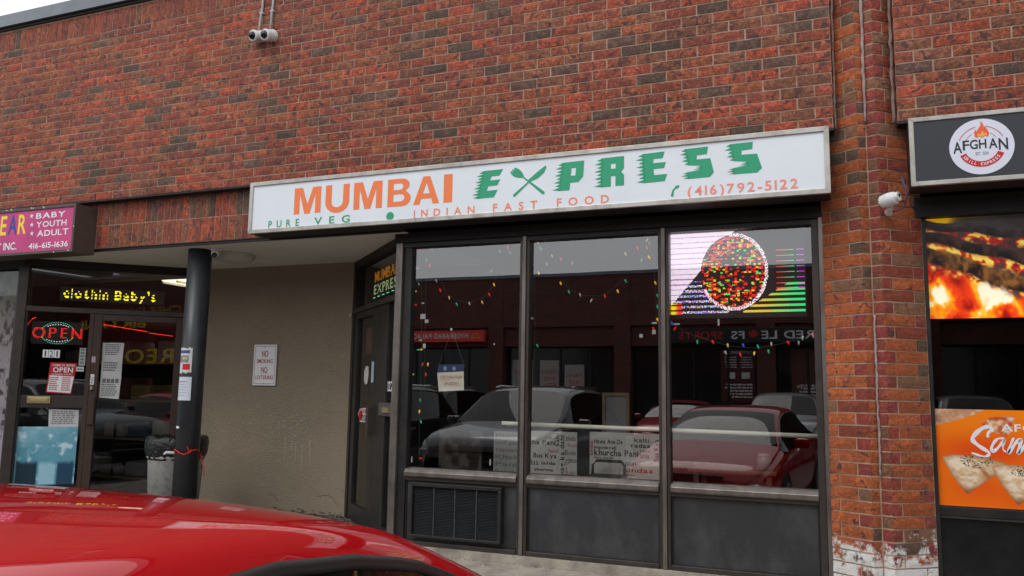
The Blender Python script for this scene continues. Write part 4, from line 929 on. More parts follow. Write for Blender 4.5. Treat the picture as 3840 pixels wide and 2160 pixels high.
for k in range(34): a = math.radians(fa + 95 - 190 * k / 33); path.append((1.84 + .121 * math.cos(a), -.32 + .121 * math.sin(a), -2.515 + .02 * math.sin(k * .35) + .003 * math.sin(k * 1.7)))
tw.ring([(1.62, -.42, -2.55), (1.68, -.40, -2.53)] + path, .0055, 6)
kx = path[18]; tw.ring([kx, (kx[0] - .01, kx[1] + .03, kx[2] + .06), (kx[0] + .005, kx[1] + .02, kx[2] + .005), (kx[0] + .04, kx[1] + .03, kx[2] + .03)], .004, 5)
e_ = path[-4]; tw.ring([e_, (e_[0] + .04, e_[1] + .02, e_[2] - .05), (e_[0] + .075, e_[1] + .03, e_[2] - .12), (e_[0] + .085, e_[1] + .02, e_[2] - .21)], .004, 5)
tag(tw.build('twine', M_string, smooth=True), 'red twine tying the bin to the black pole, with a loose end', 'string')

# NO SMOKING sign
ns = thing('notice_sign', 'white metal no smoking no loitering sign on the stucco wall', 'sign', (1.84, 1.4, -1.87))
def rrect(u0, u1, z0, z1, r, n=5):
    P_ = []
    for cu, cz, a0 in ((u1 - r, z1 - r, 0), (u0 + r, z1 - r, 90), (u0 + r, z0 + r, 180), (u1 - r, z0 + r, 270)):
        for k in range(n + 1): a = math.radians(a0 + 90 * k / n); P_.append((cu + r * math.cos(a), cz + r * math.sin(a)))
    return P_
su0, su1, sz0, sz1 = 1.690, 2.002, -1.862, -1.410
MB().prism(rrect(su0, su1, sz0, sz1, .014), -1.405, -1.400).build('plate', mat('sign_plate', (.84, .87, .88), .35), ns)
a_ = rrect(su0 + .016, su1 - .016, sz0 + .016, sz1 - .016, .012); b_ = rrect(su0 + .0205, su1 - .0205, sz0 + .0205, sz1 - .0205, .009); mb = MB()
ia = [mb.pt(u, -1.3988, z) for u, z in a_]; ib = [mb.pt(u, -1.3988, z) for u, z in b_]
for k in range(len(ia)): mb.f.append([ia[k], ia[(k + 1) % len(ia)], ib[(k + 1) % len(ia)], ib[k]])
text(mb, 'NO', 1.800, 1.888, -1.540, -1.480, -1.3988, 'b'); text(mb, 'SMOKING', 1.734, 1.952, -1.614, -1.572, -1.3988, 'b'); text(mb, 'NO', 1.800, 1.888, -1.720, -1.660, -1.3988, 'b'); text(mb, 'LOITERING', 1.722, 1.966, -1.795, -1.753, -1.3988, 'b')
mb.quad(1.802, 1.886, -1.549, -1.546, -1.3988); mb.quad(1.802, 1.886, -1.729, -1.726, -1.3988); mb.build('red_print', M_redtext, ns)
for z in (-1.432, -1.842): MB().ring([(1.845, -1.400, z), (1.845, -1.394, z)], .006, 8).build('screw', M_steel, ns)

# soffit camera and round lamp
dc_ = thing('security_camera', 'white turret security camera on the soffit beside the black pole', 'camera', (2.06, .29, -.521))
MB().lathe(2.06, -.29, [(.055, -.5215), (.055, -.535), (.045, -.545)], 24).build('base', M_white, dc_, smooth=True)
def ball(mb, c, r, n=14, squash=1):
    rows = []
    for i in range(1, n):
        a = math.pi * i / n; rows.append([mb.pt(c[0] + r * math.sin(a) * math.cos(2 * math.pi * j / 20), c[1] + r * math.sin(a) * math.sin(2 * math.pi * j / 20), c[2] + r * math.cos(a) * squash) for j in range(20)])
    t = mb.pt(c[0], c[1], c[2] + r * squash); b = mb.pt(c[0], c[1], c[2] - r * squash)
    for A, B in zip(rows, rows[1:]):
        for j in range(20): mb.f.append([A[j], A[(j + 1) % 20], B[(j + 1) % 20], B[j]])
    for j in range(20): mb.f.append([t, rows[0][(j + 1) % 20], rows[0][j]]); mb.f.append([b, rows[-1][j], rows[-1][(j + 1) % 20]])
    return mb
ball(MB(), (2.06, -.29, -.570), .042).build('eyeball', M_white, dc_, smooth=True)
MB().ring([(2.075, -.262, -.590), (2.083, -.250, -.603)], [.027, .024], 16).build('lens', M_glossblack, dc_, smooth=False)
sl = thing('ceiling_light', 'round white drum lamp on the entrance soffit behind the camera', 'lamp', (1.97, .66, -.521))
MB().lathe(1.97, -.66, [(.215, -.5215), (.215, -.530), (.195, -.575), (.17, -.590)], 40).build('drum', mat('lamp_plastic', (.60, .57, .52), .4), sl, smooth=True)

# two turret cameras on conduits high on the wall
for k, (u, z) in enumerate(((2.655, 1.452), (2.795, 1.440))):
    t = thing('security_camera', ('left' if k == 0 else 'right') + ' one of the two white dome cameras hanging from conduits on the brick', 'camera', (u, -.05, z), 'paired wall cameras')
    ax = (-.10, .95, -.22); l = math.sqrt(sum(q * q for q in ax)); ax = tuple(q / l for q in ax)
    MB().ring([(u + .06, .0, z + .01), (u + .06 + ax[0] * .02, .02, z + .0)], .062, 24).build('base', M_white, t)
    c0 = (u + .055, .02, z); c1 = (u + .055 + ax[0] * .085, .02 + ax[1] * .085, z + ax[2] * .085)
    MB().ring([c0, c1, (c1[0] + ax[0] * .008, c1[1] + ax[1] * .008, c1[2] + ax[2] * .008)], [.057, .056, .050], 28).build('housing', M_white, t)
    mb = MB(); ball(mb, (c1[0] + ax[0] * .006, c1[1] + ax[1] * .006, c1[2] + ax[2] * .006), .037).build('dome', M_glossblack, t, smooth=True)
M_cond = worn('conduit_grey', (.36, .41, .41), (.30, .34, .34), 9, .5)
for k, (u, ub) in enumerate(((2.722, 2.700), (2.846, 2.832))):
    t = thing('conduit', ('left' if k == 0 else 'right') + ' grey conduit running up the brick from the wall cameras', 'pipe', (u, -.03, 1.5), 'camera conduits')
    MB().ring([(ub, .020, 1.50), (ub + .01, .025, 1.58), (u - .002, .022, 1.70), (u, .015, 1.76), (u, .015, 2.11)], .0115, 12).build('pipe', M_cond, t, smooth=True)
    MB().box(u - .022, u + .014, .001, .030, 1.688, 1.704).build('clip', M_white, t, bevel=.004)

# bullet camera on the pier
pc = thing('security_camera', 'white bullet camera with blue cable on the brick pier', 'camera', (8.13, -.1, -.55))
d_ = Vector((.75, .42, .12)).normalized(); c0 = Vector((8.075, .075, -.572))
def al(t, off=(0, 0, 0)): v = c0 + d_ * t + Vector(off); return (v.x, v.y, v.z)
MB().ring([al(-.012), al(0), al(.05), al(.090), al(.098)], [.030, .042, .049, .044, .038], 28).build('housing', M_white, pc, smooth=False)
MB().ring([al(.08, (0, 0, .004)), al(.118, (0, 0, .004))], [.034, .031], 24).build('front_ring', M_white, pc)
MB().ring([al(.118, (0, 0, .010)), al(.1215, (0, 0, .010))], .013, 4).build('lens', M_glossblack, pc)
MB().ring([(8.125, .07, -.61), (8.120, .02, -.625), (8.118, -.02, -.628)], [.018, .020, .026], 16).build('bracket', M_white, pc)
tag(MB().ring([(8.14, .01, -.628), (8.17, .03, -.632), (8.212, .04, -.605), (8.232, .035, -.54), (8.226, .03, -.47), (8.212, .02, -.425), (8.21, -.02, -.38)], .0045, 8).build('cable', M_tan, smooth=True), 'thin blue cable looping from the pier camera up behind the black sign', 'cable')

# ------------------------------------------------------------------ things in the diner window
Y3 = -.31
W1 = [(4.342, -.621, 'w'), (4.344, -.642, 'r'), (4.381, -.608, 'w'), (4.462, -.657, 'w'), (4.41, -.75, 'w'), (4.451, -.801, 'r'), (4.344, -.83, 'w'), (5.187, -.676, 'r'), (5.108, -.704, 'w'), (5.206, -.721, 'w'), (5.05, -.87, 'g'), (4.341, -.958, 'g'), (4.33, -1.036, 'y'), (4.334, -1.156, 'r'), (4.407, -1.143, 'w'), (4.512, -.933, 'w'), (4.555, -1.02, 'r'), (4.647, -1.087, 'y'), (4.717, -1.147, 'g'), (4.839, -1.144, 'w'), (4.957, -1.136, 'y'), (5.021, -1.072, 'r'), (5.065, -.988, 'o'), (4.397, -1.469, 'g'), (4.404, -1.55, 'o'), (4.382, -1.552, 'g'), (4.412, -1.665, 'r'), (4.462, -1.665, 'o'), (4.329, -1.767, 'y'), (4.445, -1.753, 'r'), (4.394, -1.976, 'g'), (4.393, -2.072, 'o'), (4.408, -2.162, 'g'), (4.429, -2.482, 'r')]
W2 = [(5.454, -.645, 'y'), (5.475, -.693, 'w'), (5.496, -.705, 'g'), (5.393, -.749, 'r'), (5.584, -.766, 'y'), (5.662, -.797, 'r'), (5.769, -.833, 'w'), (5.539, -.832, 'w'), (5.421, -.838, 'w'), (5.468, -.905, 'o'), (6.42, -.627, 'g'), (6.393, -.674, 'y'), (6.404, -.701, 'g'), (6.38, -.737, 'r'), (6.304, -.733, 'r'), (6.205, -.777, 'y'), (6.394, -.813, 'o'), (6.347, -.836, 'w'), (5.396, -1.0, 'g'), (5.661, -.998, 'o'), (5.731, -1.07, 'g'), (5.936, -1.148, 'w'), (6.143, -1.077, 'o'), (6.036, -1.115, 'r'), (5.83, -1.098, 'w'), (6.205, -.997, 'g'), (6.444, -1.021, 'o'), (6.461, -1.124, 'g'), (6.464, -1.209, 'g'), (6.46, -1.312, 'o'), (6.428, -1.383, 'r'), (5.399, -1.211, 'w'), (5.394, -1.405, 'o'), (5.462, -1.51, 'g')]
W3 = [(6.57, -1.341, 'b'), (6.607, -1.384, 'r'), (6.77, -1.487, 'g'), (6.881, -1.49, 'r'), (6.995, -1.514, 'y'), (7.104, -1.517, 'b'), (7.21, -1.526, 'g'), (7.082, -1.587, 'r'), (7.19, -1.576, 'o'), (7.287, -1.562, 'g'), (6.974, -1.57, 'w'), (7.424, -1.498, 'r'), (7.503, -1.501, 'w'), (7.532, -1.464, 'w'), (7.593, -1.442, 'r'), (7.31, -1.507, 'w')]
BC = {}
for k, c, e in (('r', (.7, .02, .02), .6), ('g', (.03, .5, .3), .25), ('y', (.75, .6, .25), .3), ('o', (.9, .45, .03), .6), ('w', (.6, .6, .55), .15), ('b', (.1, .1, .8), .5)):
    BC[k] = mat({'r': 'bulb_red', 'g': 'bulb_green', 'y': 'bulb_amber', 'o': 'bulb_orange', 'w': 'bulb_clear', 'b': 'bulb_blue'}[k], c, .2, emis=c, es=e)
cords = {1: [[(4.34, -.60), (4.46, -.66), (4.56, -.92), (4.62, -1.05), (4.72, -1.11), (4.84, -1.13), (4.96, -1.10), (5.04, -1.02), (5.10, -.90), (5.20, -.68)], [(4.36, -.62), (4.38, -1.2), (4.39, -1.8), (4.40, -2.50)], [(4.41, -.62), (4.42, -1.3), (4.43, -1.9)]],
         2: [[(5.44, -.63), (5.56, -.74), (5.75, -.80), (5.98, -.82), (6.2, -.76), (6.40, -.64)], [(5.66, -.97), (5.74, -1.04), (5.85, -1.10), (5.97, -1.11), (6.08, -1.08), (6.16, -1.00), (6.21, -.98)], [(5.43, -.70), (5.44, -1.3), (5.45, -1.9)], [(6.44, -.9), (6.46, -1.25), (6.43, -1.38)]],
         3: [[(6.57, -1.33), (6.70, -1.42), (6.88, -1.48), (7.02, -1.52), (7.2, -1.535), (7.35, -1.51), (7.50, -1.47), (7.60, -1.43)]]}
lens_ = MB()
lbl = {1: 'left', 2: 'middle', 3: 'right'}
bulb_me = {}
for w_, lst in ((1, W1), (2, W2), (3, W3)):
    t = thing('string_lights', 'string of coloured mini bulbs hung inside the %s window bay' % lbl[w_], 'fairy lights', (sum(q[0] for q in lst) / len(lst), .31, -1.2))
    mb = MB()
    for c in cords[w_]: mb.ring([(u, Y3 + random.uniform(-.004, .004), z) for u, z in c], .0022, 5)
    mb.build('cord', M_cord, t)
    for u, z, c in lst:
        key = c
        if key not in bulb_me:
            mb = MB(); mb.ring([(0, 0, -ZO), (0, 0, -.010 - ZO), (0, 0, -.022 - ZO), (0, 0, -.034 - ZO)], [.0035, .0078, .0062, .0012], 8); me = bpy.data.meshes.new('bulb'); me.from_pydata(mb.v, [], mb.f); me.materials.append(BC[c]); bulb_me[key] = me
        o = bpy.data.objects.new('bulb', bulb_me[key]); sc.collection.objects.link(o); o.parent = t; o.location = Vector(F0(u, Y3 + .006, z + .017)) - Vector(t.location)
        o.rotation_euler = (random.uniform(-.5, .5), random.choice((random.uniform(-.5, .5), 1.5 if u < 4.46 else -.4)), 0)
# hanging card
hc = thing('hanging_card', 'cream handwritten card under a navy strip hanging on strings in the left window', 'card', (4.69, .30, -1.9))
MB().poly([(4.556, -1.735), (4.567, -1.665), (4.812, -1.660), (4.806, -1.722)][::-1], -.300).build('navy_strip', M_navy, hc)
MB().poly([(4.575, -1.895), (4.814, -1.880), (4.806, -1.722), (4.556, -1.735)], -.2995).build('card', M_card, hc)
mb = MB(); text(mb, 'LIVE PANI PURI', 4.585, 4.790, -1.785, -1.758, -.298, 'r', .1); text(mb, '(INSIDE)', 4.625, 4.765, -1.842, -1.812, -.298, 'r', .1); mb.quad(4.59, 4.68, -1.797, -1.794, -.298); mb.build('handwriting', mat('marker_red', (.45, .10, .08), .7), hc)
mb = MB(); mb.ring([(4.685, -.302, -1.362), (4.570, -.302, -1.665)], .0013, 4); mb.ring([(4.685, -.302, -1.362), (4.805, -.302, -1.660)], .0013, 4); mb.build('string', M_greytext, hc)
MB().ring([(4.685, -.295, -1.362), (4.685, -.285, -1.362)], .011, 12).build('suction_cup', M_ltext, hc)
mb = MB()
for cu in (4.63, 4.715): mb.prism([(cu + .016 * math.cos(a), -1.698 + .018 * math.sin(a)) for a in [k * math.pi / 8 for k in range(16)]], -.2995, -.2985)
mb.build('card_logos', mat('logo_pale', (.25, .38, .50), .5), hc)
# small stickers and tape left on the glass
tp = thing('tape_scraps', 'white tape scraps and small labels stuck on the window glass', 'tape', (6, .26, -2.5))
mb = MB()
for u, z, a, b in ((4.392, -1.27, .05, .045), (4.437, -1.305, .035, .03), (4.425, -1.525, .028, .04), (5.09, -1.50, .014, .014), (5.402, -1.292, .04, .018), (6.428, -1.345, .04, .015), (6.505 + .09, -1.355, .05, .013), (6.43, -1.425, .028, .034), (6.33, -1.45, .026, .028)): mb.quad(u, u + a, z, z + b, -.268)
for u, z in ((4.345, -2.50), (5.075, -2.49), (5.395, -2.46), (6.93, -1.365)): mb.quad(u, u + .013, z, z + .05, -.268)
mb.build('scrap', M_paper, tp, kind='stuff')
# LED picture screen in the right bay
ls = thing('led_screen', 'see-through LED picture screen with a round glitchy food picture in the right window bay', 'screen', (7.05, .35, -1.27))
cols, rows_ = 170, 108; U, V = np.meshgrid((np.arange(cols) + .5) / cols, (np.arange(rows_) + .5) / rows_)
Cc = np.zeros((rows_, cols, 3)); lit = np.zeros((rows_, cols), bool)
rr1 = rng.random((rows_, cols)); blk = lambda sx, sy: np.kron(rng.random((rows_ // sy + 1, cols // sx + 1)), np.ones((sy, sx)))[:rows_, :cols]
ex, ey = (U - .485) / .245, (V - .50) / .445; rad = np.sqrt(ex ** 2 + ey ** 2); period = 6.9; ph = (np.arange(rows_) % period) / period
thin = (ph > .84)[:, None] * np.ones((1, cols), bool)
white = (U < .50 - .555 * V) & (V < .90) & (rad > 1.0)
lit |= white; Cc[white] = (1, .90, .98); st = white & thin; Cc[st] = (.62, .36, .66); st = white & (rr1 > .93); Cc[st] = (.75, .7, .85)
disc = rad < .97; b1 = blk(3, 2); b2 = blk(5, 3); sel = disc & ((b1 > .70 + .08 * (ex > .3)) | ((b2 > .76) & (rad > .45))) & ~(rr1 > .92) & ~((np.arange(rows_) % 7 == 3)[:, None] & (b1 < .85))
c3 = blk(3, 2); Cc[sel] = (1, .05, .03); s2_ = sel & (c3 > .66); Cc[s2_] = (1, .75, .05); s3_ = sel & (c3 > .86); Cc[s3_] = (.1, .9, .3); lit |= sel
ringm = (rad > .96) & (rad < 1.05) & (((ex > -.1) & (ey < .2)) | (ey > .45) | ((ex > .8))) & (rr1 > .25); Cc[ringm] = (1, .95, 1); lit |= ringm; rm2 = ringm & (rr1 > .85); Cc[rm2] = (1, .4, .5)
bars = (ph < .45)[:, None]; low = (V > .60) & (rad > 1.03) & bars
L1 = low & (U < .45) & ~white & (U > .50 - .555 * V); pal = np.array([(.25, .2, .9), (.8, .3, .9), (.9, .9, .9), (.9, .75, .3), (.2, .6, .9)]); Cc[L1] = pal[rng.integers(0, 5, L1.sum())]; L1 &= rr1 > .25; lit |= L1
L2 = low & (U > .55) & (U > .98 - (V - .55) * 1.0) & (V > .62); gcol = mixc((.85, .65, .15), (.1, .85, .35), np.clip((U - .72) * 5 + (rr1 - .5) * .6, 0, 1)); Cc[L2] = gcol[L2]; lit |= L2
b5 = (U > .80) & (V > .20) & (ph < .14 + .25 * (V[:, 0] - .15))[:, None] & (rad > 1.03) & (V < .75); Cc[b5] = mixc((1, .1, .1), (.1, .85, .4), (U - .82) * 9)[b5]; m5 = b5 & (U > .95); Cc[m5] = (.85, .1, .9); b5 &= ~((U > .93) & (U < .95)); lit |= b5
corner = (V > .87) & (U < .09) & (ph < .75)[:, None]; Cc[corner] = mixc((1, .85, .05), (1, .1, .05), (U - .03) * 30)[corner]; lit |= corner
mb = MB(); cc_ = []; x0, x1, y0, y1 = 6.560, 7.556, -1.268, -.625
for j in range(rows_):
    for i in range(cols):
        if lit[j, i]:
            u = x0 + (x1 - x0) * i / cols; z = y1 - (y1 - y0) * (j + 1) / rows_; mb.quad(u, u + (x1 - x0) / cols * .93, z, z + (y1 - y0) / rows_ * .9, -.345); cc_ += [(*Cc[j, i] ** 1.5, 1)] * 4
mb.build('lit_pixels', M_led, ls, kind='stuff', attr=('ink', cc_))
MB().box(6.550, 7.565, -.375, -.350, -1.30, -.615).build('screen_mesh', M_blackp, ls)
# rail and word boards inside
rl = thing('counter_rail', 'cream round rail across the inside of the middle and right windows', 'rail', (6.4, .6, -2.2))
MB().ring([(5.366, -.42, -2.154), (7.62, -.42, -2.173)], .0175, 14).build('rail_tube', M_cream, rl, smooth=True)
MB().ring([(5.12, -.42, -2.151), (5.30, -.42, -2.153)], .0175, 14).build('rail_tube', M_cream, rl, smooth=True)
M_board = mat('word_board_white', (.60, .575, .52), .6)
wb = thing('word_board', 'white board printed with slang words low inside the middle window, left of the black post', 'board', (5.36, 1.0, -3.2))
MB().box(5.14, 5.60, -1.03, -1.002, -3.2, -2.235).build('board', M_board, wb); wz = -1.0005
bt = MB(); rt = MB()
for s_, a, b, z0, z1, q in (('cha Pani', 5.145, 5.40, -2.352, -2.312, bt), ('Bus Kya', 5.19, 5.41, -2.468, -2.430, bt), ('lafda', 5.27, 5.40, -2.528, -2.500, bt), ('Bole', 5.488, 5.590, -2.436, -2.392, bt), ('bhidu', 5.50, 5.59, -2.312, -2.270, bt), ('jhakaas', 5.52, 5.598, -2.500, -2.455, bt), ('das', 5.145, 5.24, -2.535, -2.488, bt), ('sharma', 5.20, 5.38, -2.585, -2.560, bt), ('vada', 5.16, 5.40, -2.66, -2.615, bt), ('Raju', 5.515, 5.595, -2.362, -2.335, rt), ('hool', 5.335, 5.425, -2.422, -2.384, rt), ('yaar', 5.30, 5.37, -2.302, -2.270, bt), ('Lucky', 5.515, 5.59, -2.61, -2.57, bt)): text(q, s_, a, b, z0, z1, wz, 'b' if b - a > .12 else 'r')
text(bt, 'mag ka dahi', 5.44, 5.482, -2.63, -2.265, wz, 'b', rot=1); text(bt, 'kalti', 5.40, 5.432, -2.36, -2.25, wz, 'b', rot=1); text(rt, 'Ane De', 5.487, 5.512, -2.62, -2.47, wz, 'b', rot=1)
bt.build('black_words', M_blacktext, wb); rt.build('red_words', mat('word_red', (.42, .04, .04), .6), wb)
wb2 = thing('word_board', 'white board printed with slang words low inside the middle window, right of the black post', 'board', (6.3, 1.0, -3.2))
MB().box(5.715, 6.345, -1.03, -1.002, -3.2, -2.225).build('board', M_board, wb2); bt = MB(); rt = MB()
for s_, a, b, z0, z1, q in (('Hawa Ane De', 5.757, 6.012, -2.322, -2.285, bt), ('mandavali', 5.757, 5.955, -2.368, -2.342, bt), ('khurcha Pani', 5.757, 6.150, -2.424, -2.374, bt), ('Hawa Ane De', 5.757, 5.93, -2.452, -2.434, bt), ('kalti', 6.115, 6.245, -2.300, -2.262, bt), ('radaa', 6.085, 6.255, -2.345, -2.312, bt), ('hool', 6.165, 6.25, -2.382, -2.355, rt), ('lafda', 6.165, 6.245, -2.435, -2.395, bt), ('apun', 6.003, 6.13, -2.500, -2.460, bt), ('bindas', 6.015, 6.275, -2.556, -2.520, rt), ('chor', 6.02, 6.12, -2.60, -2.57, bt), ('tapori', 6.02, 6.30, -2.66, -2.615, bt), ('Vatakdar', 5.72, 5.92, -2.66, -2.62, bt)): text(q, s_, a, b, z0, z1, wz, 'b' if b - a > .14 else 'r')
text(rt, 'bindas', 5.720, 5.745, -2.425, -2.305, wz, 'b', rot=1); text(bt, 'Bus Kya', 6.285, 6.325, -2.46, -2.275, wz, 'b', rot=1)
bt.build('black_words', M_blacktext, wb2); rt.build('red_words', mat('word_red', (.42, .04, .04), .6), wb2)
tag(MB().box(5.605, 5.712, -1.05, -.99, -3.2, -2.17).build('black_post', M_blackp), 'black square post between the two white word boards', 'post')
wb3 = thing('word_board', 'dim picture board with drawn spices low inside the left window', 'board', (4.55, 1.0, -3.2))
picture('print', F0, 4.24, 4.68, -2.72, -2.25, -1.0, 40, 40, lambda U, V: mixc((.40, .38, .34), (.20, .16, .14), (fbm(U * 5, V * 5, 3, 31) - .48) * 8), M_print, wb3)
MB().box(4.235, 4.685, -1.03, -1.002, -3.2, -2.245).build('board', M_blackp, wb3)
wb4 = thing('word_board', 'narrow white board of faint words behind the left window mullion', 'board', (4.93, 1.0, -3.2))
MB().box(4.80, 5.06, -1.03, -1.002, -3.2, -2.25).build('board', mat('word_board_dim', (.42, .41, .38), .6), wb4)
bt = MB()
for k, s_ in enumerate(('khajoor', 'patli gali', 'tapori', 'Khali', 'Pani', 'Ranchi')): text(bt, s_, 4.82, 5.03, -2.30 - k * .065, -2.265 - k * .065, wz)
bt.build('black_words', M_greytext, wb4)
# cafe chair and a framed picture further in
ch_ = thing('chair', 'dark cafe chair with black seat inside the middle window', 'chair', (5.9, .78, -3.2))
MB().box(5.76, 6.06, -.92, -.60, -2.62, -2.57).build('seat', M_blackp, ch_, bevel=.015)
for a, b in ((5.78, -.62), (6.04, -.62), (5.78, -.90), (6.04, -.90)): MB().ring([(a, b, -3.205), (a, b, -2.62)], .013, 8).build('leg', M_blackp, ch_)
MB().ring([(5.77, -.91, -2.58), (5.77, -.92, -2.50), (5.80, -.925, -2.465), (6.02, -.925, -2.465), (6.05, -.92, -2.50), (6.05, -.91, -2.58)], .013, 8).build('backrest', M_blackp, ch_, smooth=True)
fp = thing('framed_picture', 'tan framed grey picture behind the middle window, above the rail', 'picture', (6.0, 1.7, -2.2))
mb = MB(); mb.box(5.67, 5.70, -1.62, -1.58, -2.30, -1.88).box(5.90, 5.93, -1.62, -1.58, -2.30, -1.88).box(5.70, 5.90, -1.62, -1.58, -1.91, -1.88).box(5.70, 5.90, -1.62, -1.58, -2.30, -2.27); mb.build('frame', M_wood, fp)
MB().box(5.70, 5.90, -1.615, -1.60, -2.27, -1.91).build('picture', mat('grey_print', (.30, .31, .32), .6), fp)
tb = thing('table', 'pale wooden cafe table low inside the right window', 'table', (6.95, .95, -3.2))
MB().box(6.62, 7.30, -1.25, -.70, -2.50, -2.47).build('table_top', mat('dark_wood', (.10, .06, .035), .5), tb, bevel=.006)
for a in (6.68, 7.24):
    for b in (-1.2, -.75): MB().box(a - .02, a + .02, b - .02, b + .02, -3.205, -2.50).build('leg', MATS['dark_wood'], tb)
jr = thing('jar', 'pale storage jar with a lid on the cafe table in the right window', 'jar', (7.20, .85, -2.47))
MB().lathe(7.20, -.85, [(.05, -2.47), (.058, -2.45), (.058, -2.38), (.045, -2.36)], 20).build('jar_body', mat('jar_glass', (.14, .15, .13), .2), jr, smooth=True); MB().lathe(7.20, -.85, [(.048, -2.36), (.048, -2.34)], 20).build('lid', M_alu, jr)

# ------------------------------------------------------------------ cars
def ease(a, b, t): return a + (b - a) * t
def interp(tab, l):
    if l <= tab[0][0]: return tab[0][1]
    for (a, x), (b, y) in zip(tab, tab[1:]):
        if l <= b: t = (l - a) / (b - a); return x + (y - x) * t
    return tab[-1][1]
def car_paint(name, c, rough=.3, metal=.3, coat=1):
    if name in MATS: return MATS[name]
    m = mat(name, c, rough, metal, .05, coat=coat); nt = m.node_tree; b = nt.nodes['Principled BSDF']
    g = nt.nodes.new('ShaderNodeNewGeometry'); n = nt.nodes.new('ShaderNodeTexNoise'); n.inputs['Scale'].default_value = 38; n.inputs['Detail'].default_value = 3; nt.links.new(g.outputs['Position'], n.inputs['Vector'])
    r = nt.nodes.new('ShaderNodeMapRange'); r.inputs[1].default_value = .62; r.inputs[2].default_value = .75; r.inputs[3].default_value = 0; r.inputs[4].default_value = .04; nt.links.new(n.outputs[0], r.inputs[0])
    mx = nt.nodes.new('ShaderNodeMix'); mx.data_type = 'RGBA'; mx.inputs[6].default_value = (*c, 1); mx.inputs[7].default_value = (*[min(1, x * .7 + .12) for x in c], 1); nt.links.new(r.outputs[0], mx.inputs[0]); nt.links.new(mx.outputs[2], b.inputs['Base Color'])
    return m
M_tyre = mat('tyre', (.02, .02, .02), .8); M_rim = mat('rim', (.30, .31, .32), .3, .8); M_trim = mat('black_trim', (.012, .012, .013), .35); M_chrome = mat('chrome', (.6, .6, .6), .12, 1); M_lamp = mat('headlamp', (.35, .36, .37), .1); M_tail = mat('tail_lamp', (.35, .01, .01), .15, emis=(1, .02, .02), es=.15); M_dash = mat('car_interior', (.02, .02, .022), .7)
def car(label, xc, yn, facing, paint, spec, group=None, tail_on=False):
    """spec tables run along l (metres from the nose): top centre height, rail height, rail half width, shoulder height, half width"""
    t = thing('parked_car', label, 'car', (xc, yn - facing * spec['L'] / 2, -3.42), group)
    L = spec['L']; top, rail, rw, sho, hw = (spec[k] for k in ('top', 'rail', 'rw', 'sho', 'hw')); cow, hd, rh, bl = spec['cowl'], spec['head'], spec['rhead'], spec['back']
    st = sorted(set(spec['st'])); N = 11
    def wp(l, x, z): return (xc + x, yn - facing * l, z)
    pts = {}
    for l in st:
        a = interp(top, l); r = interp(rail, l); w_ = interp(rw, l); s_ = interp(sho, l); h = interp(hw, l)
        pts[l] = [(h * .90, .22), (h * .985, .34), (h, .56), (h * .985, s_ - .06), (h * .95, s_), (w_ + (.035 if cow < l < bl else .0), r - .042), (w_ + .018, r - .016), (w_ - .02, r + .004), (w_ - .15, ease(r, a, .62)), (w_ * .45, ease(r, a, .92)), (0, a)]
    def grid(name, rng_l, i0, i1, m, sub=2, sm=True):
        v = []; f = []; ls = [l for l in st if rng_l[0] - 1e-6 <= l <= rng_l[1] + 1e-6]; full = i1 == N - 1
        nrow = (i1 - i0 + 1); cols_ = []
        for l in ls:
            P_ = pts[l][i0:i1 + 1]
            if full: row = [(x, z) for x, z in P_] + [(-x, z) for x, z in P_[-2::-1]]
            else: row = P_
            cols_.append(row)
        n = len(cols_[0]); mb = MB()
        def emit(cols__, sgn=1):
            b = len(mb.v)
            for l, row in zip(ls, cols__):
                for x, z in row: p = wp(l, sgn * x, z); mb.v.append((p[0], p[1], p[2]))
            for k in range(len(ls) - 1):
                for j in range(n - 1):
                    q = [b + k * n + j, b + k * n + j + 1, b + (k + 1) * n + j + 1, b + (k + 1) * n + j]; mb.f.append(q if sgn * facing > 0 else q[::-1])
        emit(cols_); 
        if not full: emit(cols_, -1)
        return mb.build(name, m, t, smooth=sm, sub=sub)
    body = grid('lower_body', (0, L), 0, 4, paint, 1)
    grid('hood', (0, cow), 4, N - 1, paint, 1)
    rf = grid('roof', (cow, bl), 5, N - 1, paint, 2); md = rf.data; kill = []
    for p_ in md.polygons:          # leave the two screens open
        c_ = p_.center; l_ = (yn - (c_.y + rf.parent.location.y)) / facing; x_ = abs(c_.x + rf.parent.location.x - xc); w_ = interp(rw, l_)
        if x_ < w_ - .03 and (l_ < hd or l_ > rh): kill.append(p_.index)
    import bmesh
    bm_ = bmesh.new(); bm_.from_mesh(md); bm_.faces.ensure_lookup_table(); bmesh.ops.delete(bm_, geom=[bm_.faces[k] for k in kill], context='FACES'); bm_.to_mesh(md); bm_.free()
    # pillars: rail strip running down the screens
    grid('windscreen', (cow, hd), 7, N - 1, M_carglass, 1); grid('rear_window', (rh, bl), 7, N - 1, M_carglass, 1)
    grid('boot', (bl, L), 4, N - 1, paint, 1)
    grid('side_window', (cow, bl), 4, 5, M_carglass, 1)
    # black window surround just under the rail
    mb = MB(); ls = [l for l in st if cow <= l <= bl]
    for sgn in (1, -1):
        pa = [wp(l, sgn * (pts[l][5][0] + .006), pts[l][5][1] - .012) for l in ls]; mb.v += []; 
        P_ = [(p[0], -p[1], p[2] - ZO) for p in pa]; mb.ring(P_, .012, 8)
    mb.build('window_surround', M_trim, t, smooth=True)
    MB().box(xc - .55, xc + .55, -(yn - facing * (cow + .5)) if facing > 0 else -(yn - facing * (cow + .5)), -(yn - facing * (bl - .3)), .45 - ZO, .95 - ZO).build('cabin_interior', M_dash, t)
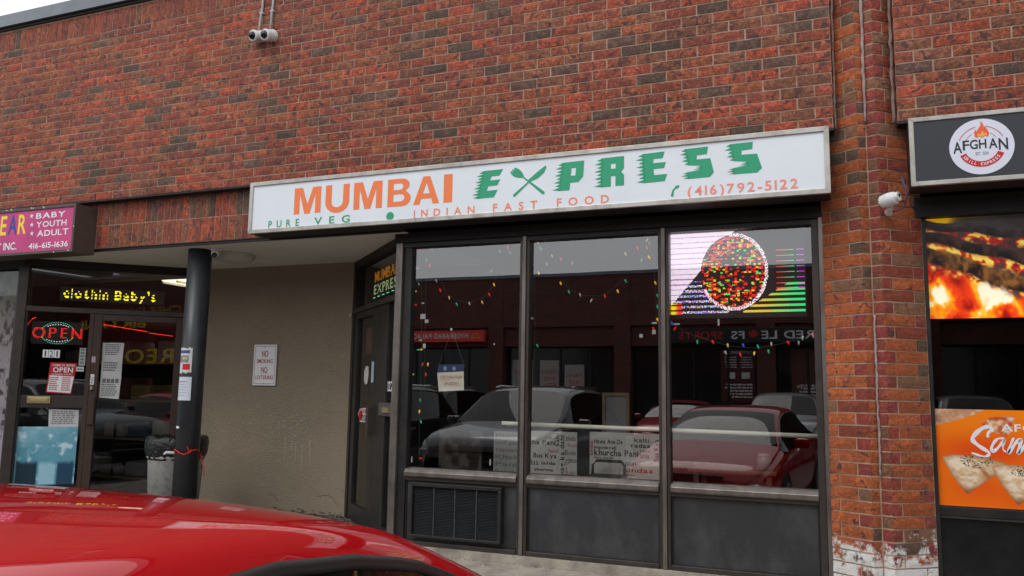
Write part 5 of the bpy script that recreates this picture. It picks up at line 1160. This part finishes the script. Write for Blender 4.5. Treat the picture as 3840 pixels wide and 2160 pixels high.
    # wheels
    for lw in (spec['fw'], spec['rwh']):
        for sgn in (1, -1):
            y = -(yn - facing * lw); R_ = spec.get('wr', .33); x = xc + sgn * (interp(hw, lw) - .10)
            w_ = MB().ring([(x - .11, y, R_ - ZO), (x + .11, y, R_ - ZO)], R_, 28).build('wheel', M_tyre, t); MB().ring([(x + sgn * .095, y, R_ - ZO), (x + sgn * .115, y, R_ - ZO)], R_ * .66, 20).build('rim', M_rim, w_)
    # nose: grille, plate, lamps; tail: lamps
    fy = lambda l: -(yn - facing * l)
    h0 = interp(hw, .1); zn = interp(sho, .15)
    MB().box(xc - h0 * .48, xc + h0 * .48, fy(-.012), fy(.12), .40 - ZO, zn - .10 - ZO).build('grille', M_trim, t, bevel=.02)
    for k in range(3): MB().box(xc - h0 * .46, xc + h0 * .46, fy(-.02), fy(.1), .47 + .09 * k - ZO, .485 + .09 * k - ZO).build('grille_bar', M_chrome, t)
    MB().box(xc - h0 * .80, xc + h0 * .80, fy(-.008), fy(.12), .26 - ZO, .36 - ZO).build('lower_intake', M_trim, t, bevel=.02)
    for sgn in (1, -1):
        MB().box(xc + sgn * h0 * .56, xc + sgn * h0 * .97, fy(.02), fy(.38), zn - .17 - ZO, zn - .055 - ZO).build('headlight', M_lamp, t, bevel=.03)
        hb_ = interp(hw, L - .1); MB().box(xc + sgn * hb_ * .50, xc + sgn * hb_ * .97, fy(L - .25), fy(L + .008), interp(sho, L - .1) - .18 - ZO, interp(sho, L - .1) - .05 - ZO).build('tail_light', M_tail, t, bevel=.03)
        mx_ = xc + sgn * (interp(hw, cow + .45) + .09); MB().box(mx_ - .085, mx_ + .085, fy(cow + .34), fy(cow + .50), interp(sho, cow + .4) + .02 - ZO, interp(sho, cow + .4) + .14 - ZO).build('wing_mirror', paint, t, bevel=.03)
    if spec.get('rack'):
        for sgn in (1, -1): MB().ring([(xc + sgn * (interp(rw, hd + .4) - .03), fy(hd + .3), interp(rail, hd + .4) + .03 - ZO), (xc + sgn * (interp(rw, hd + .4) - .03), fy(hd + .5), interp(rail, hd + .4) + .055 - ZO), (xc + sgn * (interp(rw, rh - .3) - .03), fy(rh - .3), interp(rail, rh - .3) + .05 - ZO)], .014, 8).build('roof_rack', M_chrome, t)
    return t
sedan = dict(L=4.65, cowl=1.15, head=2.05, rhead=3.35, back=4.1, fw=.90, rwh=3.55,
    st=[0, .04, .15, .4, .8, 1.15, 1.35, 1.55, 1.70, 1.85, 1.97, 2.05, 2.2, 2.4, 2.8, 3.1, 3.35, 3.6, 3.85, 4.1, 4.35, 4.58, 4.65],
    top=[(0, .58), (.04, .66), (.15, .74), (.4, .82), (1.15, .97), (1.35, 1.06), (1.64, 1.190), (1.84, 1.268), (1.97, 1.313), (2.15, 1.360), (2.4, 1.392), (2.8, 1.408), (3.1, 1.400), (3.35, 1.36), (3.85, 1.17), (4.1, 1.08), (4.5, 1.05), (4.65, .98)],
    rail=[(0, .56), (.04, .62), (.15, .70), (.4, .78), (1.15, .93), (1.35, 1.02), (1.64, 1.150), (1.84, 1.232), (1.97, 1.280), (2.15, 1.325), (2.4, 1.358), (2.8, 1.372), (3.1, 1.365), (3.35, 1.325), (3.85, 1.13), (4.1, 1.04), (4.5, 1.01), (4.65, .93)],
    rw=[(0, .60), (.15, .72), (.4, .78), (1.15, .77), (1.64, .66), (1.97, .605), (2.4, .585), (3.1, .575), (3.6, .60), (4.1, .70), (4.65, .66)],
    sho=[(0, .50), (.15, .64), (.4, .72), (1.15, .87), (2.5, .91), (4.1, .97), (4.65, .88)],
    hw=[(0, .66), (.04, .74), (.15, .82), (.4, .88), (1.15, .90), (3.5, .90), (4.35, .86), (4.65, .78)])
suv = dict(L=4.62, cowl=1.10, head=1.85, rhead=3.9, back=4.45, fw=.92, rwh=3.55, wr=.36, rack=True,
    st=[0, .04, .15, .4, .8, 1.10, 1.35, 1.6, 1.85, 2.1, 2.6, 3.1, 3.5, 3.9, 4.2, 4.45, 4.58, 4.62],
    top=[(0, .78), (.04, .88), (.15, .96), (.4, 1.02), (1.10, 1.12), (1.85, 1.56), (2.1, 1.61), (2.6, 1.645), (3.5, 1.63), (3.9, 1.59), (4.45, 1.12), (4.62, 1.0)],
    rail=[(0, .74), (.04, .84), (.15, .92), (.4, .98), (1.10, 1.08), (1.85, 1.50), (2.1, 1.555), (2.6, 1.59), (3.5, 1.575), (3.9, 1.53), (4.45, 1.08), (4.62, .96)],
    rw=[(0, .64), (.15, .74), (.4, .80), (1.10, .78), (1.85, .66), (2.6, .63), (3.9, .62), (4.45, .72), (4.62, .7)],
    sho=[(0, .70), (.15, .84), (.4, .92), (1.10, 1.02), (3.5, 1.06), (4.62, 1.02)],
    hw=[(0, .70), (.04, .78), (.15, .86), (.4, .91), (1.10, .925), (3.5, .925), (4.45, .89), (4.62, .84)])
P_red = car_paint('red_paint', (.43, .001, .005), .6, .0); P_grey = car_paint('grey_paint', (.11, .115, .12), .35, .5); P_black = car_paint('black_paint', (.012, .012, .014), .3, .2); P_dred = car_paint('deep_red_paint', (.28, .004, .01), .35, .3); P_silver = car_paint('silver_paint', (.34, .35, .36), .35, .6)
rc = car('bright red sedan in the foreground, only its roof and right roof rail in view', 6.445, -2.75, 1, P_red, sedan); rc.rotation_euler = (0, 0, math.radians(6))
car('grey crossover reflected nose-on in the left window bay', 3.45, -3.0, 1, P_grey, suv)
car('black crossover at the left edge of the left window reflection', .35, -3.0, 1, P_black, suv)
car('dark crossover with roof rack reflected behind the grey crossover', -.6, -13.0, -1, P_black, suv)
car('small red car with red tail lamp reflected behind the mullion of the middle bay', 3.9, -13.0, 1, P_dred, sedan)
car('dark crossover reflected behind the red car in the right window bay', 6.6, -12.2, 1, P_silver, suv)
car('pale crossover reflected in the grill window at the right edge', 10.6, -12.4, 1, P_silver, suv)

# ------------------------------------------------------------------ the shops across the lot (seen in the window reflections)
OB = Fr(0, -20.1, -1, 0)        # u = -x, w = +y (towards us)
ob = thing('shop_row', 'brick shop row with dark windows across the lot, seen reflected in the glass', 'building', (0, -20.5, -3.42))
def far_brick():
    m = mat('far_brick', (.2, .06, .04), .85); nt = m.node_tree; b = nt.nodes['Principled BSDF']; g = nt.nodes.new('ShaderNodeNewGeometry'); mp = nt.nodes.new('ShaderNodeMapping'); mp.inputs['Rotation'].default_value = (math.radians(90), 0, 0)
    nt.links.new(g.outputs['Position'], mp.inputs[0]); br = nt.nodes.new('ShaderNodeTexBrick'); br.inputs['Scale'].default_value = 1; br.inputs['Brick Width'].default_value = .236; br.inputs['Row Height'].default_value = .0834; br.inputs['Mortar Size'].default_value = .006
    br.inputs['Color1'].default_value = (.15, .036, .026, 1); br.inputs['Color2'].default_value = (.07, .028, .024, 1); br.inputs['Mortar'].default_value = (.16, .08, .065, 1); nt.links.new(mp.outputs[0], br.inputs['Vector']); nt.links.new(br.outputs[0], b.inputs['Base Color']); return m
FB = far_brick()
MB(OB).box(-34, 34, -.4, 0, .38, 2.14).build('upper_wall', FB, ob); MB(OB).box(-34, 34, -.5, .05, 2.14, 2.25).build('coping', M_coping, ob)
MB(OB).box(-34, 34, -.4, -.12, -.30, .38).build('lintel_band', FB, ob)
MB(OB).box(-34, 34, -6, -3.2, -3.42, 2.1).build('rear_mass', M_room, ob)
MB(OB).box(-34, 34, -3.2, -.4, -.35, -.30).build('soffit', M_room, ob)
MB(OB).box(-34, 34, -.45, -.40, -3.25, -.35).build('shop_glazing', mat('far_glazing', (.018, .018, .02), .12), ob)
for k in range(-7, 8):
    x = 3.5 + k * 4.62 + (0 if k else 0); MB(OB).box(x - .28, x + .28, -.4, .02, -3.42, 2.13).build('pier', FB, ob)
    for q in (1.2, 2.3, 3.4): MB(OB).box(x + q - .04, x + q + .04, -.41, -.36, -3.25, -.35).build('mullion', M_dframe, ob)
o = MB(OB).box(-40, 40, .0, 1.6, -3.42, -3.27).build('far_pavement', M_conc); struct(o)
rs = thing('sign', 'red restaurant sign with white capitals seen mirrored in the left window reflection', 'shop sign', (-5.4, -20.0, -.1))
MB(OB).box(3.87, 6.90, .0, .22, -.125, .275).build('sign_box', mat('sign_red_far', (.55, .035, .025), .4, emis=(.5, .03, .02), es=.25), rs); MB(OB).box(6.9, 7.6, .0, .2, -.12, .26).build('side_panel', M_ltext, rs)
mb = MB(OB); text(mb, 'HYDERABAD PALACE', 4.50, 6.80, .0, .17, .222, 'b'); mb.build('lettering', M_ltext, rs)
mb = MB(OB); arc(mb, 4.2, .03, .12, .135, 0, 180, .222, 14); mb.quad(4.02, 4.38, .0, .02, .222); mb.build('cloche_logo', M_yellow, rs)
rs2 = thing('sign', 'black sports shop sign with maple leaf seen mirrored in the right window reflection', 'shop sign', (5.2, -20.0, -.2))
MB(OB).box(-7.6, -2.6, .0, .20, -.235, .215).build('sign_box', mat('sign_black_far', (.012, .012, .013), .4), rs2)
mb = MB(OB); text(mb, 'RED LE', -7.20, -5.62, -.12, .12, .202, 'b'); text(mb, 'FS', -5.12, -4.72, -.12, .12, .202, 'b'); mb.build('white_lettering', M_ltext, rs2)
mb = MB(OB); text(mb, 'SPORTS', -4.45, -3.05, -.12, .12, .202, 'b')
lf = [(0, -.14), (.01, -.05), (.09, -.07), (.07, -.04), (.15, .03), (.12, .045), (.14, .11), (.08, .09), (.07, .11), (.035, .06), (.05, .15), (.02, .13), (0, .18)]
lf = lf + [(-x, y) for x, y in lf[-2:0:-1]]; tri(mb, [(-5.38 + x * 1.1, y) for x, y in lf], .202); mb.build('red_lettering', M_redfill, rs2)
def wposter(label, u0, u1, z0, z1, m, head, fr=OB):
    t = thing('poster', label, 'poster', (-(u0 + u1) / 2, -20.4, z0)); MB(fr).box(u0, u1, -.40, -.385, z0, z1).build('sheet', m, t)
    mb = MB(fr)
    for s_, a, b, c, d in head: text(mb, s_, a, b, c, d, -.384, 'b')
    lines(mb, u0 + .1, u1 - .1, z0 + .1, z0 + (z1 - z0) * .35, -.384, 5, .5); return t, mb
m_p = mat('far_poster_white', (.42, .40, .37), .6)
t, mb = wposter('pale restaurant poster reflected in the middle of the middle bay', 1.22, 1.95, -2.0, -.77, m_p, (('HYDERABAD', 1.27, 1.90, -1.25, -1.12), ('PALACE', 1.35, 1.80, -1.48, -1.35))); mb.build('lettering', M_redtext, t)
t, mb = wposter('smaller pale restaurant poster right of the first in the middle bay reflection', .30, 1.02, -2.0, -.92, m_p, (('HYDERABAD', .35, .96, -1.36, -1.24), ('PALACE', .42, .86, -1.58, -1.46))); mb.build('lettering', M_redtext, t)
t, mb = wposter('pale poster reflected near the left mullion of the middle bay', 2.2, 3.0, -2.0, -.77, m_p, (('HYDERABAD', 2.25, 2.95, -1.25, -1.12),)); mb.build('lettering', M_redtext, t)
m_m = mat('far_poster_maroon', (.09, .012, .015), .5)
t, mb = wposter('maroon jersey price poster reflected left in the right bay', -5.38, -4.30, -2.1, -.42, m_m, (('CUSTOM UNIFORMS', -5.30, -4.38, -.56, -.47),)); lines(mb, -5.28, -4.88, -1.05, -.66, -.384, 5, .4, .2); lines(mb, -4.80, -4.40, -1.05, -.66, -.384, 5, .4, .2); mb.quad(-5.2, -4.95, -1.35, -1.15, -.384); mb.quad(-4.75, -4.5, -1.35, -1.15, -.384); mb.build('white_print', M_ltext, t)
t, mb = wposter('maroon team poster reflected right in the right bay', -7.6, -6.45, -2.1, -.42, mat('far_poster_brown', (.12, .03, .025), .5), (('LIVE FOR THE GAME', -7.4, -6.6, -1.62, -1.54),)); mb.build('white_print', M_ltext, t)
OW = Fr(13.5, 0, 0, -1)
wg = thing('shop_row', 'brick wing of shops closing the lot on the right, mirrored in entrance 121', 'building', (14, -12, -3.42))
MB(OW).box(5, 20.1, -.4, 0, .30, 2.05).build('upper_wall', FB, wg); MB(OW).box(5, 20.1, -.5, .05, 2.05, 2.17).build('coping', M_coping, wg); MB(OW).box(5, 20.1, -.45, -.3, -3.42, .30).build('shop_glazing', MATS['far_glazing'], wg)
MB(OW).box(5, 20.1, -6, -.5, -3.42, 2.0).build('rear_mass', M_room, wg)
ys = thing('sign', 'maroon restaurant banner with yellow capitals mirrored in the entrance 121 glass', 'banner', (13.4, -17, -1.3))
MB(OW).box(12.5, 19.9, -.28, .02, -1.15, .95).build('banner', mat('banner_maroon', (.16, .014, .012), .5), ys)
mb = MB(OW); text(mb, 'BIRYANI', 16.0, 19.6, .16, .50, .025, 'b'); mb.build('yellow_lettering', M_yellow, ys)
mb = MB(OW); text(mb, 'REOPEN', 14.4, 19.4, -1.08, -.60, .025, 'b'); mb.build('yellow_lettering', M_yellow, ys)
mb = MB(OW); text(mb, "CHEF DAMU'S", 14.2, 18.6, .64, .90, .025, 'b'); mb.build('ochre_lettering', mat('lettering_ochre', (.40, .28, .06), .5), ys)
